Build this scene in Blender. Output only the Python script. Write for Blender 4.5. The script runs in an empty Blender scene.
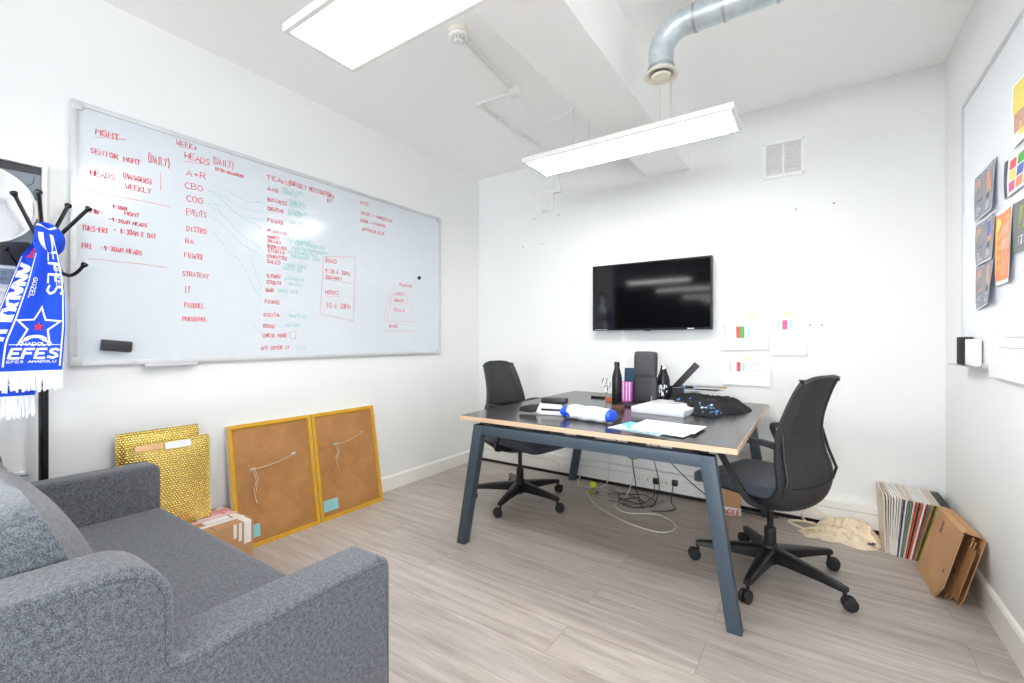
import bpy, bmesh, math, random
from mathutils import Vector, Matrix, noise
PI = math.pi
random.seed(7)
SC = bpy.context.scene
COL = SC.collection

# ------------------------------------------------------------------ camera, light, exposure
cam_d = bpy.data.cameras.new('camera')
cam = bpy.data.objects.new('camera', cam_d)
COL.objects.link(cam)
cam.location = (0, 0, 1.17)
cam.rotation_euler = (PI / 2, 0, math.radians(34.013))
cam_d.sensor_width = 36.0
cam_d.lens = 449.0 / 1024 * 36
cam_d.shift_y = -1.5 / 1024
cam_d.clip_start = 0.02
SC.camera = cam
SC.view_settings.view_transform = 'Standard'
SC.view_settings.look = 'None'
SC.view_settings.gamma = 1.0
SC.view_settings.use_curve_mapping = False
SC.view_settings.exposure = 0.92
SC.cycles.use_denoising = True
SC.cycles.max_bounces = 10
SC.cycles.diffuse_bounces = 7
SC.cycles.caustics_reflective = False
SC.cycles.caustics_refractive = False
SC.cycles.sample_clamp_indirect = 8.0

world = bpy.data.worlds.new('world')
SC.world = world
world.use_nodes = True
bg = world.node_tree.nodes['Background']
bg.inputs[0].default_value = (0.72, 0.83, 1.0, 1)
bg.inputs[1].default_value = 1.0

def area_light(name, loc, target, sx, sy, power, color):
    d = bpy.data.lights.new(name, 'AREA')
    d.shape = 'RECTANGLE'; d.size = sx; d.size_y = sy
    d.energy = power; d.color = color
    o = bpy.data.objects.new(name, d); COL.objects.link(o)
    o.location = loc
    o.rotation_euler = (Vector(target) - Vector(loc)).to_track_quat('-Z', 'Y').to_euler()
    return o
# daylight through the inferred office windows behind the camera; the west window is added
area_light('daylight_east_window', (3.34, -2.6, 1.5), (0.0, -0.6, 3.9), 3.0, 1.7, 85, (0.86, 0.93, 1.0))
area_light('added_west_daylight', (-6.14, -4.0, 1.5), (0.6, 1.4, 4.0), 3.0, 1.7, 300, (0.90, 0.95, 1.0))  # added fill from the west, brightens the right and back walls
area_light('daylight_south_window', (0.9, -8.1, 1.5), (-.4, 0, 5.2), 4.0, 1.7, 300, (0.86, 0.93, 1.0))
PANEL = 12.0

# ------------------------------------------------------------------ materials
MATS = {}
def nt_new(name):
    m = bpy.data.materials.new(name); m.use_nodes = True
    return m, m.node_tree, m.node_tree.nodes['Principled BSDF']
def srgb(r, g, b):
    f = lambda c: ((c / 255) / 12.92 if c / 255 <= 0.04045 else ((c / 255 + 0.055) / 1.055) ** 2.4)
    return (f(r), f(g), f(b), 1)
def mat(name, col, rough=0.5, metal=0.0, spec=0.5, var=0.06, scale=14.0, bump=0.0, bscale=60.0, coat=0.0, stretch=None):
    """Plain procedural material: base colour with a light noise variation, optional bump."""
    if name in MATS: return MATS[name]
    m, nt, b = nt_new(name)
    c = col if len(col) == 4 else srgb(*col)
    tc = nt.nodes.new('ShaderNodeTexCoord')
    mp = nt.nodes.new('ShaderNodeMapping')
    if stretch: mp.inputs['Scale'].default_value = stretch
    nt.links.new(tc.outputs['Object'], mp.inputs['Vector'])
    n = nt.nodes.new('ShaderNodeTexNoise'); n.inputs['Scale'].default_value = scale; n.inputs['Detail'].default_value = 4
    nt.links.new(mp.outputs[0], n.inputs['Vector'])
    r = nt.nodes.new('ShaderNodeValToRGB')
    r.color_ramp.elements[0].position = 0.3; r.color_ramp.elements[1].position = 0.7
    r.color_ramp.elements[0].color = (c[0] * (1 - var), c[1] * (1 - var), c[2] * (1 - var), 1)
    r.color_ramp.elements[1].color = (min(1, c[0] * (1 + var)), min(1, c[1] * (1 + var)), min(1, c[2] * (1 + var)), 1)
    nt.links.new(n.outputs['Fac'], r.inputs[0]); nt.links.new(r.outputs[0], b.inputs['Base Color'])
    b.inputs['Roughness'].default_value = rough; b.inputs['Metallic'].default_value = metal
    b.inputs['Specular IOR Level'].default_value = spec
    if coat: b.inputs['Coat Weight'].default_value = coat
    if bump:
        n2 = nt.nodes.new('ShaderNodeTexNoise'); n2.inputs['Scale'].default_value = bscale; n2.inputs['Detail'].default_value = 3
        nt.links.new(mp.outputs[0], n2.inputs['Vector'])
        bp = nt.nodes.new('ShaderNodeBump'); bp.inputs['Strength'].default_value = bump; bp.inputs['Distance'].default_value = 0.004
        nt.links.new(n2.outputs['Fac'], bp.inputs['Height']); nt.links.new(bp.outputs[0], b.inputs['Normal'])
    MATS[name] = m
    return m

def mat_floor():
    m, nt, b = nt_new('oak_laminate')
    L = nt.links.new; N = nt.nodes.new
    tc = N('ShaderNodeTexCoord')
    br = N('ShaderNodeTexBrick')
    br.offset = 0.37; br.offset_frequency = 2; br.squash = 1.0
    br.inputs['Scale'].default_value = 1.0
    br.inputs['Brick Width'].default_value = 1.32; br.inputs['Row Height'].default_value = 0.19
    br.inputs['Mortar Size'].default_value = 0.0011; br.inputs['Mortar Smooth'].default_value = 0.1
    br.inputs['Bias'].default_value = 0.0
    br.inputs['Color1'].default_value = (0, 0, 0, 1); br.inputs['Color2'].default_value = (1, 1, 1, 1)
    br.inputs['Mortar'].default_value = (0.5, 0.5, 0.5, 1)
    mp0 = N('ShaderNodeMapping'); mp0.inputs['Location'].default_value = (0.35, 0.06, 0)
    L(tc.outputs['Object'], mp0.inputs['Vector']); L(mp0.outputs[0], br.inputs['Vector'])
    # grain, shifted from plank to plank
    add = N('ShaderNodeVectorMath'); add.operation = 'MULTIPLY_ADD'
    L(br.outputs['Color'], add.inputs[0]); add.inputs[1].default_value = (7, 3, 5); L(tc.outputs['Object'], add.inputs[2])
    mp = N('ShaderNodeMapping'); mp.inputs['Scale'].default_value = (1.3, 16, 1)
    L(add.outputs[0], mp.inputs['Vector'])
    g = N('ShaderNodeTexNoise'); g.inputs['Scale'].default_value = 2.0; g.inputs['Detail'].default_value = 9; g.inputs['Roughness'].default_value = 0.62; g.inputs['Distortion'].default_value = 0.35
    L(mp.outputs[0], g.inputs['Vector'])
    mp2 = N('ShaderNodeMapping'); mp2.inputs['Scale'].default_value = (4, 150, 1)
    L(add.outputs[0], mp2.inputs['Vector'])
    g2 = N('ShaderNodeTexNoise'); g2.inputs['Scale'].default_value = 2.0; g2.inputs['Detail'].default_value = 5
    L(mp2.outputs[0], g2.inputs['Vector'])
    r = N('ShaderNodeValToRGB')
    e = r.color_ramp.elements
    e[0].position = 0.27; e[0].color = srgb(160, 149, 140)
    e[1].position = 0.75; e[1].color = srgb(205, 197, 190)
    k = e.new(0.5); k.color = srgb(183, 173, 165)
    L(g.outputs['Fac'], r.inputs[0])
    r2 = N('ShaderNodeValToRGB'); r2.color_ramp.elements[0].position = 0.3; r2.color_ramp.elements[1].position = 0.62
    r2.color_ramp.elements[0].color = (0.90, 0.895, 0.89, 1); r2.color_ramp.elements[1].color = (1, 1, 1, 1)
    L(g2.outputs['Fac'], r2.inputs[0])
    mx = N('ShaderNodeMix'); mx.data_type = 'RGBA'; mx.blend_type = 'MULTIPLY'; mx.inputs[0].default_value = 1
    L(r.outputs[0], mx.inputs[6]); L(r2.outputs[0], mx.inputs[7])
    # plank-to-plank tone
    r3 = N('ShaderNodeValToRGB'); r3.color_ramp.elements[0].color = (0.90, 0.90, 0.90, 1); r3.color_ramp.elements[1].color = (1.0, 1.0, 1.0, 1)
    L(br.outputs['Color'], r3.inputs[0])
    mx2 = N('ShaderNodeMix'); mx2.data_type = 'RGBA'; mx2.blend_type = 'MULTIPLY'; mx2.inputs[0].default_value = 1
    L(mx.outputs[2], mx2.inputs[6]); L(r3.outputs[0], mx2.inputs[7])
    mx3 = N('ShaderNodeMix'); mx3.data_type = 'RGBA'; mx3.inputs[7].default_value = srgb(140, 129, 121)
    L(br.outputs['Fac'], mx3.inputs[0]); L(mx2.outputs[2], mx3.inputs[6])
    L(mx3.outputs[2], b.inputs['Base Color'])
    b.inputs['Roughness'].default_value = 0.42
    b.inputs['Specular IOR Level'].default_value = 0.45
    bp = N('ShaderNodeBump'); bp.inputs['Strength'].default_value = 0.12; bp.inputs['Distance'].default_value = 0.002
    L(g2.outputs['Fac'], bp.inputs['Height']); L(bp.outputs[0], b.inputs['Normal'])
    return m

def mat_fabric(name, dark, light, scale=260.0, bump=0.5):
    m, nt, b = nt_new(name); L = nt.links.new; N = nt.nodes.new
    tc = N('ShaderNodeTexCoord')
    n = N('ShaderNodeTexNoise'); n.inputs['Scale'].default_value = scale; n.inputs['Detail'].default_value = 3; n.inputs['Roughness'].default_value = 0.7
    L(tc.outputs['Object'], n.inputs['Vector'])
    n2 = N('ShaderNodeTexNoise'); n2.inputs['Scale'].default_value = scale * 0.22; n2.inputs['Detail'].default_value = 3
    L(tc.outputs['Object'], n2.inputs['Vector'])
    ad = N('ShaderNodeMath'); ad.operation = 'MULTIPLY_ADD'; ad.inputs[1].default_value = 0.35
    L(n2.outputs['Fac'], ad.inputs[0]); L(n.outputs['Fac'], ad.inputs[2])
    r = N('ShaderNodeValToRGB'); r.color_ramp.elements[0].position = 0.56; r.color_ramp.elements[1].position = 0.80
    r.color_ramp.elements[0].color = srgb(*dark); r.color_ramp.elements[1].color = srgb(*light)
    L(ad.outputs[0], r.inputs[0]); L(r.outputs[0], b.inputs['Base Color'])
    b.inputs['Roughness'].default_value = 0.95; b.inputs['Specular IOR Level'].default_value = 0.15
    b.inputs['Sheen Weight'].default_value = 0.25; b.inputs['Sheen Roughness'].default_value = 0.5
    bp = N('ShaderNodeBump'); bp.inputs['Strength'].default_value = bump; bp.inputs['Distance'].default_value = 0.002
    L(n.outputs['Fac'], bp.inputs['Height']); L(bp.outputs[0], b.inputs['Normal'])
    return m

def mat_mesh():
    """Knitted chair mesh: dark threads with tiny see-through holes."""
    m, nt, b = nt_new('chair_mesh'); L = nt.links.new; N = nt.nodes.new
    tc = N('ShaderNodeTexCoord')
    mp = N('ShaderNodeMapping'); mp.inputs['Scale'].default_value = (380, 380, 380); L(tc.outputs['Object'], mp.inputs['Vector'])
    v = N('ShaderNodeTexVoronoi'); v.inputs['Scale'].default_value = 1.0; L(mp.outputs[0], v.inputs['Vector'])
    r = N('ShaderNodeMath'); r.operation = 'GREATER_THAN'; r.inputs[1].default_value = 0.24
    L(v.outputs['Distance'], r.inputs[0])
    b.inputs['Base Color'].default_value = srgb(48, 48, 50); b.inputs['Roughness'].default_value = 0.8
    L(r.outputs[0], b.inputs['Alpha'])
    return m

def mat_gold_bubble():
    m, nt, b = nt_new('gold_bubble_foil'); L = nt.links.new; N = nt.nodes.new
    tc = N('ShaderNodeTexCoord')
    sp = N('ShaderNodeSeparateXYZ'); L(tc.outputs['Object'], sp.inputs[0])
    def M(op, a, bb=None, cc=None):
        n = N('ShaderNodeMath'); n.operation = op
        for i, q in enumerate((a, bb, cc)):
            if q is None: continue
            if isinstance(q, (int, float)): n.inputs[i].default_value = q
            else: L(q, n.inputs[i])
        return n.outputs[0]
    P = 0.0125
    v = M('DIVIDE', sp.outputs['Z'], P * 0.87); row = M('FLOOR', v)
    odd = M('MODULO', M('ABSOLUTE', row), 2)
    u = M('ADD', M('DIVIDE', sp.outputs['Y'], P), M('MULTIPLY', odd, 0.5))
    fu = M('SUBTRACT', M('FRACT', M('ADD', u, 100)), 0.5); fv = M('SUBTRACT', M('FRACT', v), 0.5)
    d2 = M('ADD', M('MULTIPLY', fu, fu), M('MULTIPLY', fv, fv))
    h = M('SQRT', M('MAXIMUM', M('SUBTRACT', 0.21, d2), 0.0))
    bp = N('ShaderNodeBump'); bp.inputs['Strength'].default_value = 1.0; bp.inputs['Distance'].default_value = 0.008
    L(h, bp.inputs['Height']); L(bp.outputs[0], b.inputs['Normal'])
    b.inputs['Base Color'].default_value = srgb(255, 226, 132); b.inputs['Metallic'].default_value = 0.9; b.inputs['Roughness'].default_value = 0.24
    return m

def mat_hardboard():
    m, nt, b = nt_new('hardboard'); L = nt.links.new; N = nt.nodes.new
    tc = N('ShaderNodeTexCoord')
    n = N('ShaderNodeTexNoise'); n.inputs['Scale'].default_value = 5.5; n.inputs['Detail'].default_value = 7; n.inputs['Roughness'].default_value = 0.6; n.inputs['Distortion'].default_value = 0.6
    L(tc.outputs['Object'], n.inputs['Vector'])
    r = N('ShaderNodeValToRGB'); r.color_ramp.elements[0].position = 0.3; r.color_ramp.elements[1].position = 0.7
    r.color_ramp.elements[0].color = srgb(158, 108, 60); r.color_ramp.elements[1].color = srgb(186, 136, 82)
    L(n.outputs['Fac'], r.inputs[0]); L(r.outputs[0], b.inputs['Base Color']); b.inputs['Roughness'].default_value = 0.6
    return m

def mat_emit(name, col, strength):
    m, nt, b = nt_new(name)
    b.inputs['Base Color'].default_value = (0.9, 0.9, 0.9, 1)
    b.inputs['Emission Color'].default_value = col; b.inputs['Emission Strength'].default_value = strength
    return m

WHITE = mat('white_wall_paint', (230, 231, 229), 0.75, spec=0.2, var=0.012, scale=2.2, bump=0.03, bscale=40)
CEILM = mat('white_ceiling_paint', (252, 252, 250), 0.85, spec=0.15, var=0.012, scale=2.0)
OFFICE = mat('dark_office_wall', (60, 62, 66), 0.9, spec=0.1)
TRIMW = mat('white_gloss_trim', (236, 235, 231), 0.4, var=0.02)
FLOOR = mat_floor()
FAB = mat_fabric('grey_wool_fabric', (64, 67, 72), (120, 124, 131), 520.0, 0.3)
SEATF = mat_fabric('charcoal_seat_fabric', (48, 52, 60), (84, 90, 100), 420.0, 0.35)
SEAM = mat('dark_seam_thread', (58, 62, 68), 0.9)
MESH = mat_mesh()
BLKP = mat('black_plastic', (22, 22, 24), 0.42)
GREYP = mat('dark_grey_plastic', (42, 43, 46), 0.5)
BLKM = mat('black_gloss_metal', (16, 16, 18), 0.22)
RUB = mat('black_rubber', (28, 28, 30), 0.7)
ALU = mat('brushed_aluminium', (190, 192, 194), 0.35, metal=0.85)
ALUW = mat('pale_aluminium', (205, 206, 207), 0.4, metal=0.35)
CHROME = mat('chrome', (225, 225, 228), 0.12, metal=1.0)
GALV = mat('galvanised_steel', (206, 216, 221), 0.38, metal=0.6, var=0.1, scale=25, bump=0.1)
STEELB = mat('blue_grey_powder_coat', (62, 76, 88), 0.45)
LAM = mat('black_laminate', (48, 46, 46), 0.2, spec=0.6, var=0.04)
PLY = mat('birch_ply_edge', (214, 184, 154), 0.5, var=0.12, scale=6, stretch=(1, 1, 60))
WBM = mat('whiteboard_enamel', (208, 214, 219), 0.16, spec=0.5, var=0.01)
WBR = mat('right_whiteboard_enamel', (234, 236, 240), 0.2, spec=0.5, var=0.01)
REDI = mat('red_marker_ink', (222, 72, 86), 0.6, var=0.12, scale=60)
PINKI = mat('faded_red_marker_ink', (222, 150, 158), 0.6)
GRNI = mat('green_marker_ink', (128, 200, 196), 0.6)
CARD = mat('brown_cardboard', (188, 144, 102), 0.75, var=0.07, scale=9, bump=0.05)
CARD2 = mat('brown_cardboard_inside', (160, 112, 70), 0.8, var=0.07)
PAPER = mat('white_paper', (234, 235, 237), 0.7, var=0.01)
PAPERB = mat('cool_white_paper', (230, 234, 241), 0.7, var=0.01)
INKG = mat('grey_print', (176, 178, 184), 0.7)
INKR = mat('red_print', (226, 92, 92), 0.7)
INKGR = mat('green_print', (92, 170, 84), 0.7)
INKP = mat('pink_print', (222, 104, 150), 0.7)
CREAMP = mat('cream_plastic', (232, 226, 208), 0.5)
GOLD = mat_gold_bubble()
GOLDR = mat('gold_painted_wood', (212, 160, 38), 0.4, var=0.1, scale=12)
CREAMW = mat('cream_painted_wood', (236, 226, 204), 0.55)
HARD = mat_hardboard()
STRING = mat('pale_string', (214, 196, 164), 0.8)
BLUE = mat('blue_knit', (18, 74, 214), 0.85, bump=0.3, bscale=500)
WKNIT = mat('white_knit', (238, 240, 244), 0.85, bump=0.3, bscale=500)
REDK = mat('red_knit', (224, 42, 56), 0.85)
TAPEW = mat('white_tape', (236, 230, 224), 0.35)
TOTE = mat('cream_cotton', (240, 224, 196), 0.9, var=0.06, bump=0.4, bscale=120)
CLOTHB = mat('black_cotton', (18, 18, 20), 0.9, var=0.2, bump=0.5, bscale=90)

# ------------------------------------------------------------------ mesh builder
class MB:
    def __init__(s): s.v = []; s.f = []; s.mi = []; s.mats = []; s.T = Matrix.Identity(4)
    def m(s, material):
        if material not in s.mats: s.mats.append(material)
        return s.mats.index(material)
    def add(s, vs, fs, material):
        o = len(s.v); i = s.m(material)
        s.v += [s.T @ Vector(p) for p in vs]
        for f in fs: s.f.append([o + k for k in f]); s.mi.append(i)
        return s
    def box(s, x0, x1, y0, y1, z0, z1, material, bev=0.0, seg=2, M=None):
        bm = bmesh.new(); bmesh.ops.create_cube(bm, size=1)
        for v in bm.verts:
            v.co = Vector(((x0 + x1) / 2 + v.co.x * (x1 - x0), (y0 + y1) / 2 + v.co.y * (y1 - y0), (z0 + z1) / 2 + v.co.z * (z1 - z0)))
        if bev: bmesh.ops.bevel(bm, geom=bm.edges[:] , offset=bev, segments=seg, profile=0.6, affect='EDGES')
        return s.bm(bm, material, M)
    def bm(s, bm, material, M=None):
        if M is not None: bmesh.ops.transform(bm, matrix=M, verts=bm.verts)
        bm.verts.index_update()
        s.add([v.co.copy() for v in bm.verts], [[v.index for v in f.verts] for f in bm.faces], material); bm.free(); return s
    def obox(s, c, ax, ay, az, material, bev=0.0):
        """box about centre c with full-size axis vectors"""
        M = Matrix([list(a) + [0] for a in (ax, ay, az)] + [[0, 0, 0, 1]]).transposed(); M.translation = Vector(c)
        bm = bmesh.new(); bmesh.ops.create_cube(bm, size=1); bmesh.ops.transform(bm, matrix=M, verts=bm.verts)
        bmesh.ops.recalc_face_normals(bm, faces=bm.faces)
        if bev: bmesh.ops.bevel(bm, geom=bm.edges[:], offset=bev, segments=2, profile=0.6, affect='EDGES')
        return s.bm(bm, material)
    def tube(s, pts, r, material, n=10, caps=True, radii=None, rect=None, up=None):
        pts = [Vector(p) for p in pts]
        N = len(pts); vs = []; fs = []
        t0 = (pts[1] - pts[0]).normalized()
        ref = Vector(up) if up else (Vector((0, 0, 1)) if abs(t0.z) < 0.9 else Vector((1, 0, 0)))
        nrm = (ref - t0 * ref.dot(t0)).normalized()
        if rect: n = 4
        for i, p in enumerate(pts):
            t = ((pts[min(i + 1, N - 1)] - p).normalized() + (p - pts[max(i - 1, 0)]).normalized())
            t = t.normalized() if t.length > 1e-6 else t0
            nrm = (nrm - t * nrm.dot(t)); nrm = nrm.normalized() if nrm.length > 1e-6 else Vector((1, 0, 0))
            bi = t.cross(nrm)
            rr = radii[i] if radii else r
            for k in range(n):
                if rect:
                    a, b = ((1, 1), (-1, 1), (-1, -1), (1, -1))[k]
                    vs.append(p + nrm * a * rect[0] * rr / 2 + bi * b * rect[1] * rr / 2)
                else:
                    a = 2 * PI * k / n; vs.append(p + nrm * math.cos(a) * rr + bi * math.sin(a) * rr)
        for i in range(N - 1):
            for k in range(n): fs.append([i * n + k, i * n + (k + 1) % n, (i + 1) * n + (k + 1) % n, (i + 1) * n + k])
        if caps: fs.append(list(range(n))[::-1]); fs.append([(N - 1) * n + k for k in range(n)])
        return s.add(vs, fs, material)
    def rtube(s, pts, w, h, material, up=None): return s.tube(pts, 1.0, material, rect=(h, w), up=up)
    def lathe(s, prof, material, n=24, M=None, caps=True):
        vs = []; fs = []; N = len(prof)
        for r, z in prof:
            for k in range(n): a = 2 * PI * k / n; vs.append(Vector((r * math.cos(a), r * math.sin(a), z)))
        for i in range(N - 1):
            for k in range(n): fs.append([i * n + k, i * n + (k + 1) % n, (i + 1) * n + (k + 1) % n, (i + 1) * n + k])
        if caps:
            if prof[0][0] > 1e-5: fs.append(list(range(n))[::-1])
            if prof[-1][0] > 1e-5: fs.append([(N - 1) * n + k for k in range(n)])
        if M is not None: vs = [M @ v for v in vs]
        return s.add(vs, fs, material)
    def prism(s, poly, a0, a1, material, axis='x', bev=0.0, seg=3):
        """polygon in the plane across the axis, extruded from a0 to a1"""
        bm = bmesh.new()
        f = {'x': lambda p, a: (a, p[0], p[1]), 'y': lambda p, a: (p[0], a, p[1]), 'z': lambda p, a: (p[0], p[1], a)}[axis]
        A = [bm.verts.new(f(p, a0)) for p in poly]; B = [bm.verts.new(f(p, a1)) for p in poly]
        bm.faces.new(A[::-1]); bm.faces.new(B)
        for i in range(len(poly)): j = (i + 1) % len(poly); bm.faces.new([A[i], A[j], B[j], B[i]])
        bmesh.ops.recalc_face_normals(bm, faces=bm.faces)
        if bev:
            es = [e for e in bm.edges if abs((e.verts[0].co - e.verts[1].co).normalized()['xyz'.index(axis)]) < 0.5]
            bmesh.ops.bevel(bm, geom=es, offset=bev, segments=seg, profile=0.55, affect='EDGES')
        return s.bm(bm, material)
    def grid(s, fn, nu, nv, material, closed=False):
        vs = [fn(i / nu, j / nv) for j in range(nv + 1) for i in range(nu + 1)]
        fs = [[j * (nu + 1) + i, j * (nu + 1) + i + 1, (j + 1) * (nu + 1) + i + 1, (j + 1) * (nu + 1) + i] for j in range(nv) for i in range(nu)]
        return s.add(vs, fs, material)
    def slab(s, fn, nrm, th, nu, nv, material):
        """grid surface with a thickness th along -nrm(u,v)"""
        o = len(s.v); W = nu + 1; H = nv + 1
        top = [Vector(fn(i / nu, j / nv)) for j in range(H) for i in range(W)]
        bot = [Vector(fn(i / nu, j / nv)) - Vector(nrm(i / nu, j / nv)) * th for j in range(H) for i in range(W)]
        K = W * H; fs = []
        for j in range(nv):
            for i in range(nu):
                a = j * W + i; fs.append([a, a + 1, a + 1 + W, a + W]); fs.append([K + a, K + a + W, K + a + 1 + W, K + a + 1])
        rim = [i for i in range(W)] + [j * W + nu for j in range(1, H)] + [nv * W + i for i in range(nu - 1, -1, -1)] + [j * W for j in range(nv - 1, 0, -1)]
        for q in range(len(rim)):
            a, b = rim[q], rim[(q + 1) % len(rim)]; fs.append([b, a, K + a, K + b])
        return s.add(top + bot, fs, material)
    def ribbon(s, pts, w, mapper, material):
        """flat stroke of width w along 2-D points, carried onto a surface by mapper(x, y) -> 3-D"""
        P = [Vector((p[0], p[1])) for p in pts]
        vs = []; fs = []
        for i, p in enumerate(P):
            d = (P[min(i + 1, len(P) - 1)] - P[max(i - 1, 0)])
            d = d.normalized() if d.length > 1e-9 else Vector((1, 0))
            n = Vector((-d.y, d.x)) * w / 2
            if i == 0: p = p - d * w * 0.3
            if i == len(P) - 1: p = p + d * w * 0.3
            vs += [mapper(*(p + n)), mapper(*(p - n))]
        for i in range(len(P) - 1): fs.append([2 * i, 2 * i + 1, 2 * i + 3, 2 * i + 2])
        return s.add(vs, fs, material)
    def poly(s, pts, mapper, material):
        return s.add([mapper(*p) for p in pts], [list(range(len(pts)))], material)
    def build(s, name, parent=None, smooth=35, loc=None, mods=None):
        me = bpy.data.meshes.new(name)
        me.from_pydata([tuple(v) for v in s.v], [], s.f)
        for mm in s.mats: me.materials.append(mm)
        for p, i in zip(me.polygons, s.mi): p.material_index = i
        me.update()
        if smooth is not None:
            me.polygons.foreach_set('use_smooth', [True] * len(me.polygons))
            me.set_sharp_from_angle(angle=math.radians(smooth))
        o = bpy.data.objects.new(name, me); COL.objects.link(o)
        if parent: o.parent = parent
        if loc: o.location = loc
        return o

def tag(o, label=None, cat=None, group=None, kind=None):
    if label: o['label'] = label
    if cat: o['category'] = cat
    if group: o['group'] = group
    if kind: o['kind'] = kind
    return o
def thing(name, label, cat, loc=(0, 0, 0), rz=0.0, group=None):
    o = bpy.data.objects.new(name, None); COL.objects.link(o)
    o.empty_display_size = 0.1
    o.location = loc; o.rotation_euler = (0, 0, rz)
    return tag(o, label, cat, group)
def struct(o): o['kind'] = 'structure'; return o

# hand-drawn capitals: strokes on a 4 x 6 grid
GLY = {
 'A': '0,0 2,6 4,0;1,2.2 3.2,2.2', 'B': '0,0 0,6 2.6,6 3.4,5 2.6,3.3 0,3.2;2.6,3.2 3.9,2 3,0.2 0,0', 'C': '3.8,5 2.6,6 1,5.6 0.1,3.4 0.8,0.7 2.4,0 3.9,0.9',
 'D': '0,0 0,6 2.4,5.7 3.9,3.6 3.2,1 0,0', 'E': '3.6,6 0.2,6 0,0 3.8,0;0.1,3.1 3,3.1', 'F': '3.7,6 0.2,6 0,0;0.1,3.2 3,3.2', 'G': '3.8,5 2.4,6 0.6,5.2 0,2.8 1,0.4 3,0.2 3.9,1.6 3.9,2.8 2.2,2.8',
 'H': '0,0 0,6;4,6 3.9,0;0,3 4,3.1', 'I': '2,0 2,6', 'J': '3.4,6 3.3,1 2,0 0.4,0.9', 'K': '0,0 0,6;3.6,6 0.2,2.8 3.9,0', 'L': '0,6 0,0 3.4,0.1', 'M': '0,0 0.4,6 2,2.2 3.7,6 4.1,0',
 'N': '0,0 0.1,6 3.7,0.2 3.9,6', 'O': '2,6 0.4,5 0,2.6 1,0.2 3,0.2 4,2.8 3.4,5.3 2,6', 'P': '0,0 0.1,6 2.8,6 3.8,4.6 2.8,3 0.1,2.8', 'Q': '2,6 0.4,5 0,2.6 1,0.2 3,0.2 4,2.8 3.4,5.3 2,6;2.6,1.6 4.1,-0.3',
 'R': '0,0 0.1,6 2.8,6 3.7,4.7 2.8,3.2 0.1,3;1.6,3 3.9,0', 'S': '3.7,5.2 2.4,6 0.7,5.4 0.6,3.9 3.1,2.6 3.8,1.2 2.4,0 0.2,0.7', 'T': '0,6 4,6;2,6 1.9,0', 'U': '0,6 0.2,1.2 1.6,0 3.2,0.5 3.9,6', 'Ü': '0,4.6 0.2,1.2 1.6,0 3.2,0.5 3.9,4.6;1,5.6 1.1,6;2.9,5.6 3,6',
 'V': '0,6 1.9,0 4,6', 'W': '0,6 0.9,0 2,4 3.2,0 4.2,6', 'X': '0,0 4,6;0,6 4,0', 'Y': '0,6 2,3.1 4,6;2,3.1 1.8,0', 'Z': '0.2,6 3.8,6 0,0 4,0',
 '0': '2,6 0.5,5 0.2,2.6 1,0.2 3,0.2 3.8,2.8 3.4,5.3 2,6', '1': '0.8,4.8 2,6 2,0', '3': '0.4,5.6 2.8,5.8 3.4,4.4 1.8,3.2 3.6,2 2.8,0.2 0.2,0.5', '6': '3.2,5.8 1,4 0.3,1.6 1.6,0 3.4,0.8 3,2.6 0.6,2.4', '8': '2,3.2 0.6,4.6 2,6 3.4,4.6 2,3.2 0.4,1.4 2,0 3.7,1.4 2,3.2',
 '9': '3.4,4.2 1.6,3 0.4,4.4 1.6,6 3.2,5.4 3.3,3 2.6,0', ':': '2,4 2,4.4;2,1.2 2,1.6', '-': '0.6,3 3.4,3', '+': '0.4,3 3.6,3;2,1.3 2,4.7', '(': '3.2,6.8 1.8,5 1.6,1.6 3,-0.8', ')': '0.8,6.8 2.2,5 2.4,1.6 1,-0.8', '/': '0.4,-0.4 3.6,6.4', '.': '2,0 2,0.4', '&': '3.8,0 0.8,4.6 1.6,6 2.8,5 0.2,1.6 1.6,0 3.8,2.4',
}
def strokes(text, x0, y0, h, w, jit=0.0, slant=0.0):
    """polylines for the text: left end x0, baseline y0, capital height h, overall width w"""
    n = len(text); adv = w / n; out = []
    for i, ch in enumerate(text):
        if ch == ' ' or ch not in GLY: continue
        jy = random.uniform(-jit, jit) * h; js = 1 + random.uniform(-jit, jit)
        for st in GLY[ch].split(';'):
            pl = []
            for q in st.split():
                a, b = map(float, q.split(','))
                a += random.uniform(-1, 1) * jit * 1.6; b += random.uniform(-1, 1) * jit * 1.6
                pl.append((x0 + i * adv + (a / 4.0) * adv * 0.78 + slant * b / 6 * h, y0 + jy + b / 6.0 * h * js))
            out.append(pl)
    return out
# ------------------------------------------------------------------ room shell
XL, XR, YB, ZC = -2.76, 0.617, 3.508, 2.756
YF = -0.20          # where the room opens to the office space behind the camera
def wall(name, x0, x1, y0, y1, z0, z1, m): return struct(MB().box(x0, x1, y0, y1, z0, z1, m).build(name, smooth=None))
struct(MB().box(-6.2, 3.5, -8.2, YB + .1, -0.1, 0.0, FLOOR).build('floor', smooth=None))
wall('ceiling', XL - .1, XR + .1, YF, YB + .1, ZC, ZC + .1, CEILM)
wall('wall_left', XL - .1, XL, YF, YB, 0, ZC, WHITE)
wall('wall_back', XL - .1, XR + .1, YB, YB + .1, 0, ZC, WHITE)
wall('wall_right', XR, XR + .1, YF, YB, 0, ZC, WHITE)
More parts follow.
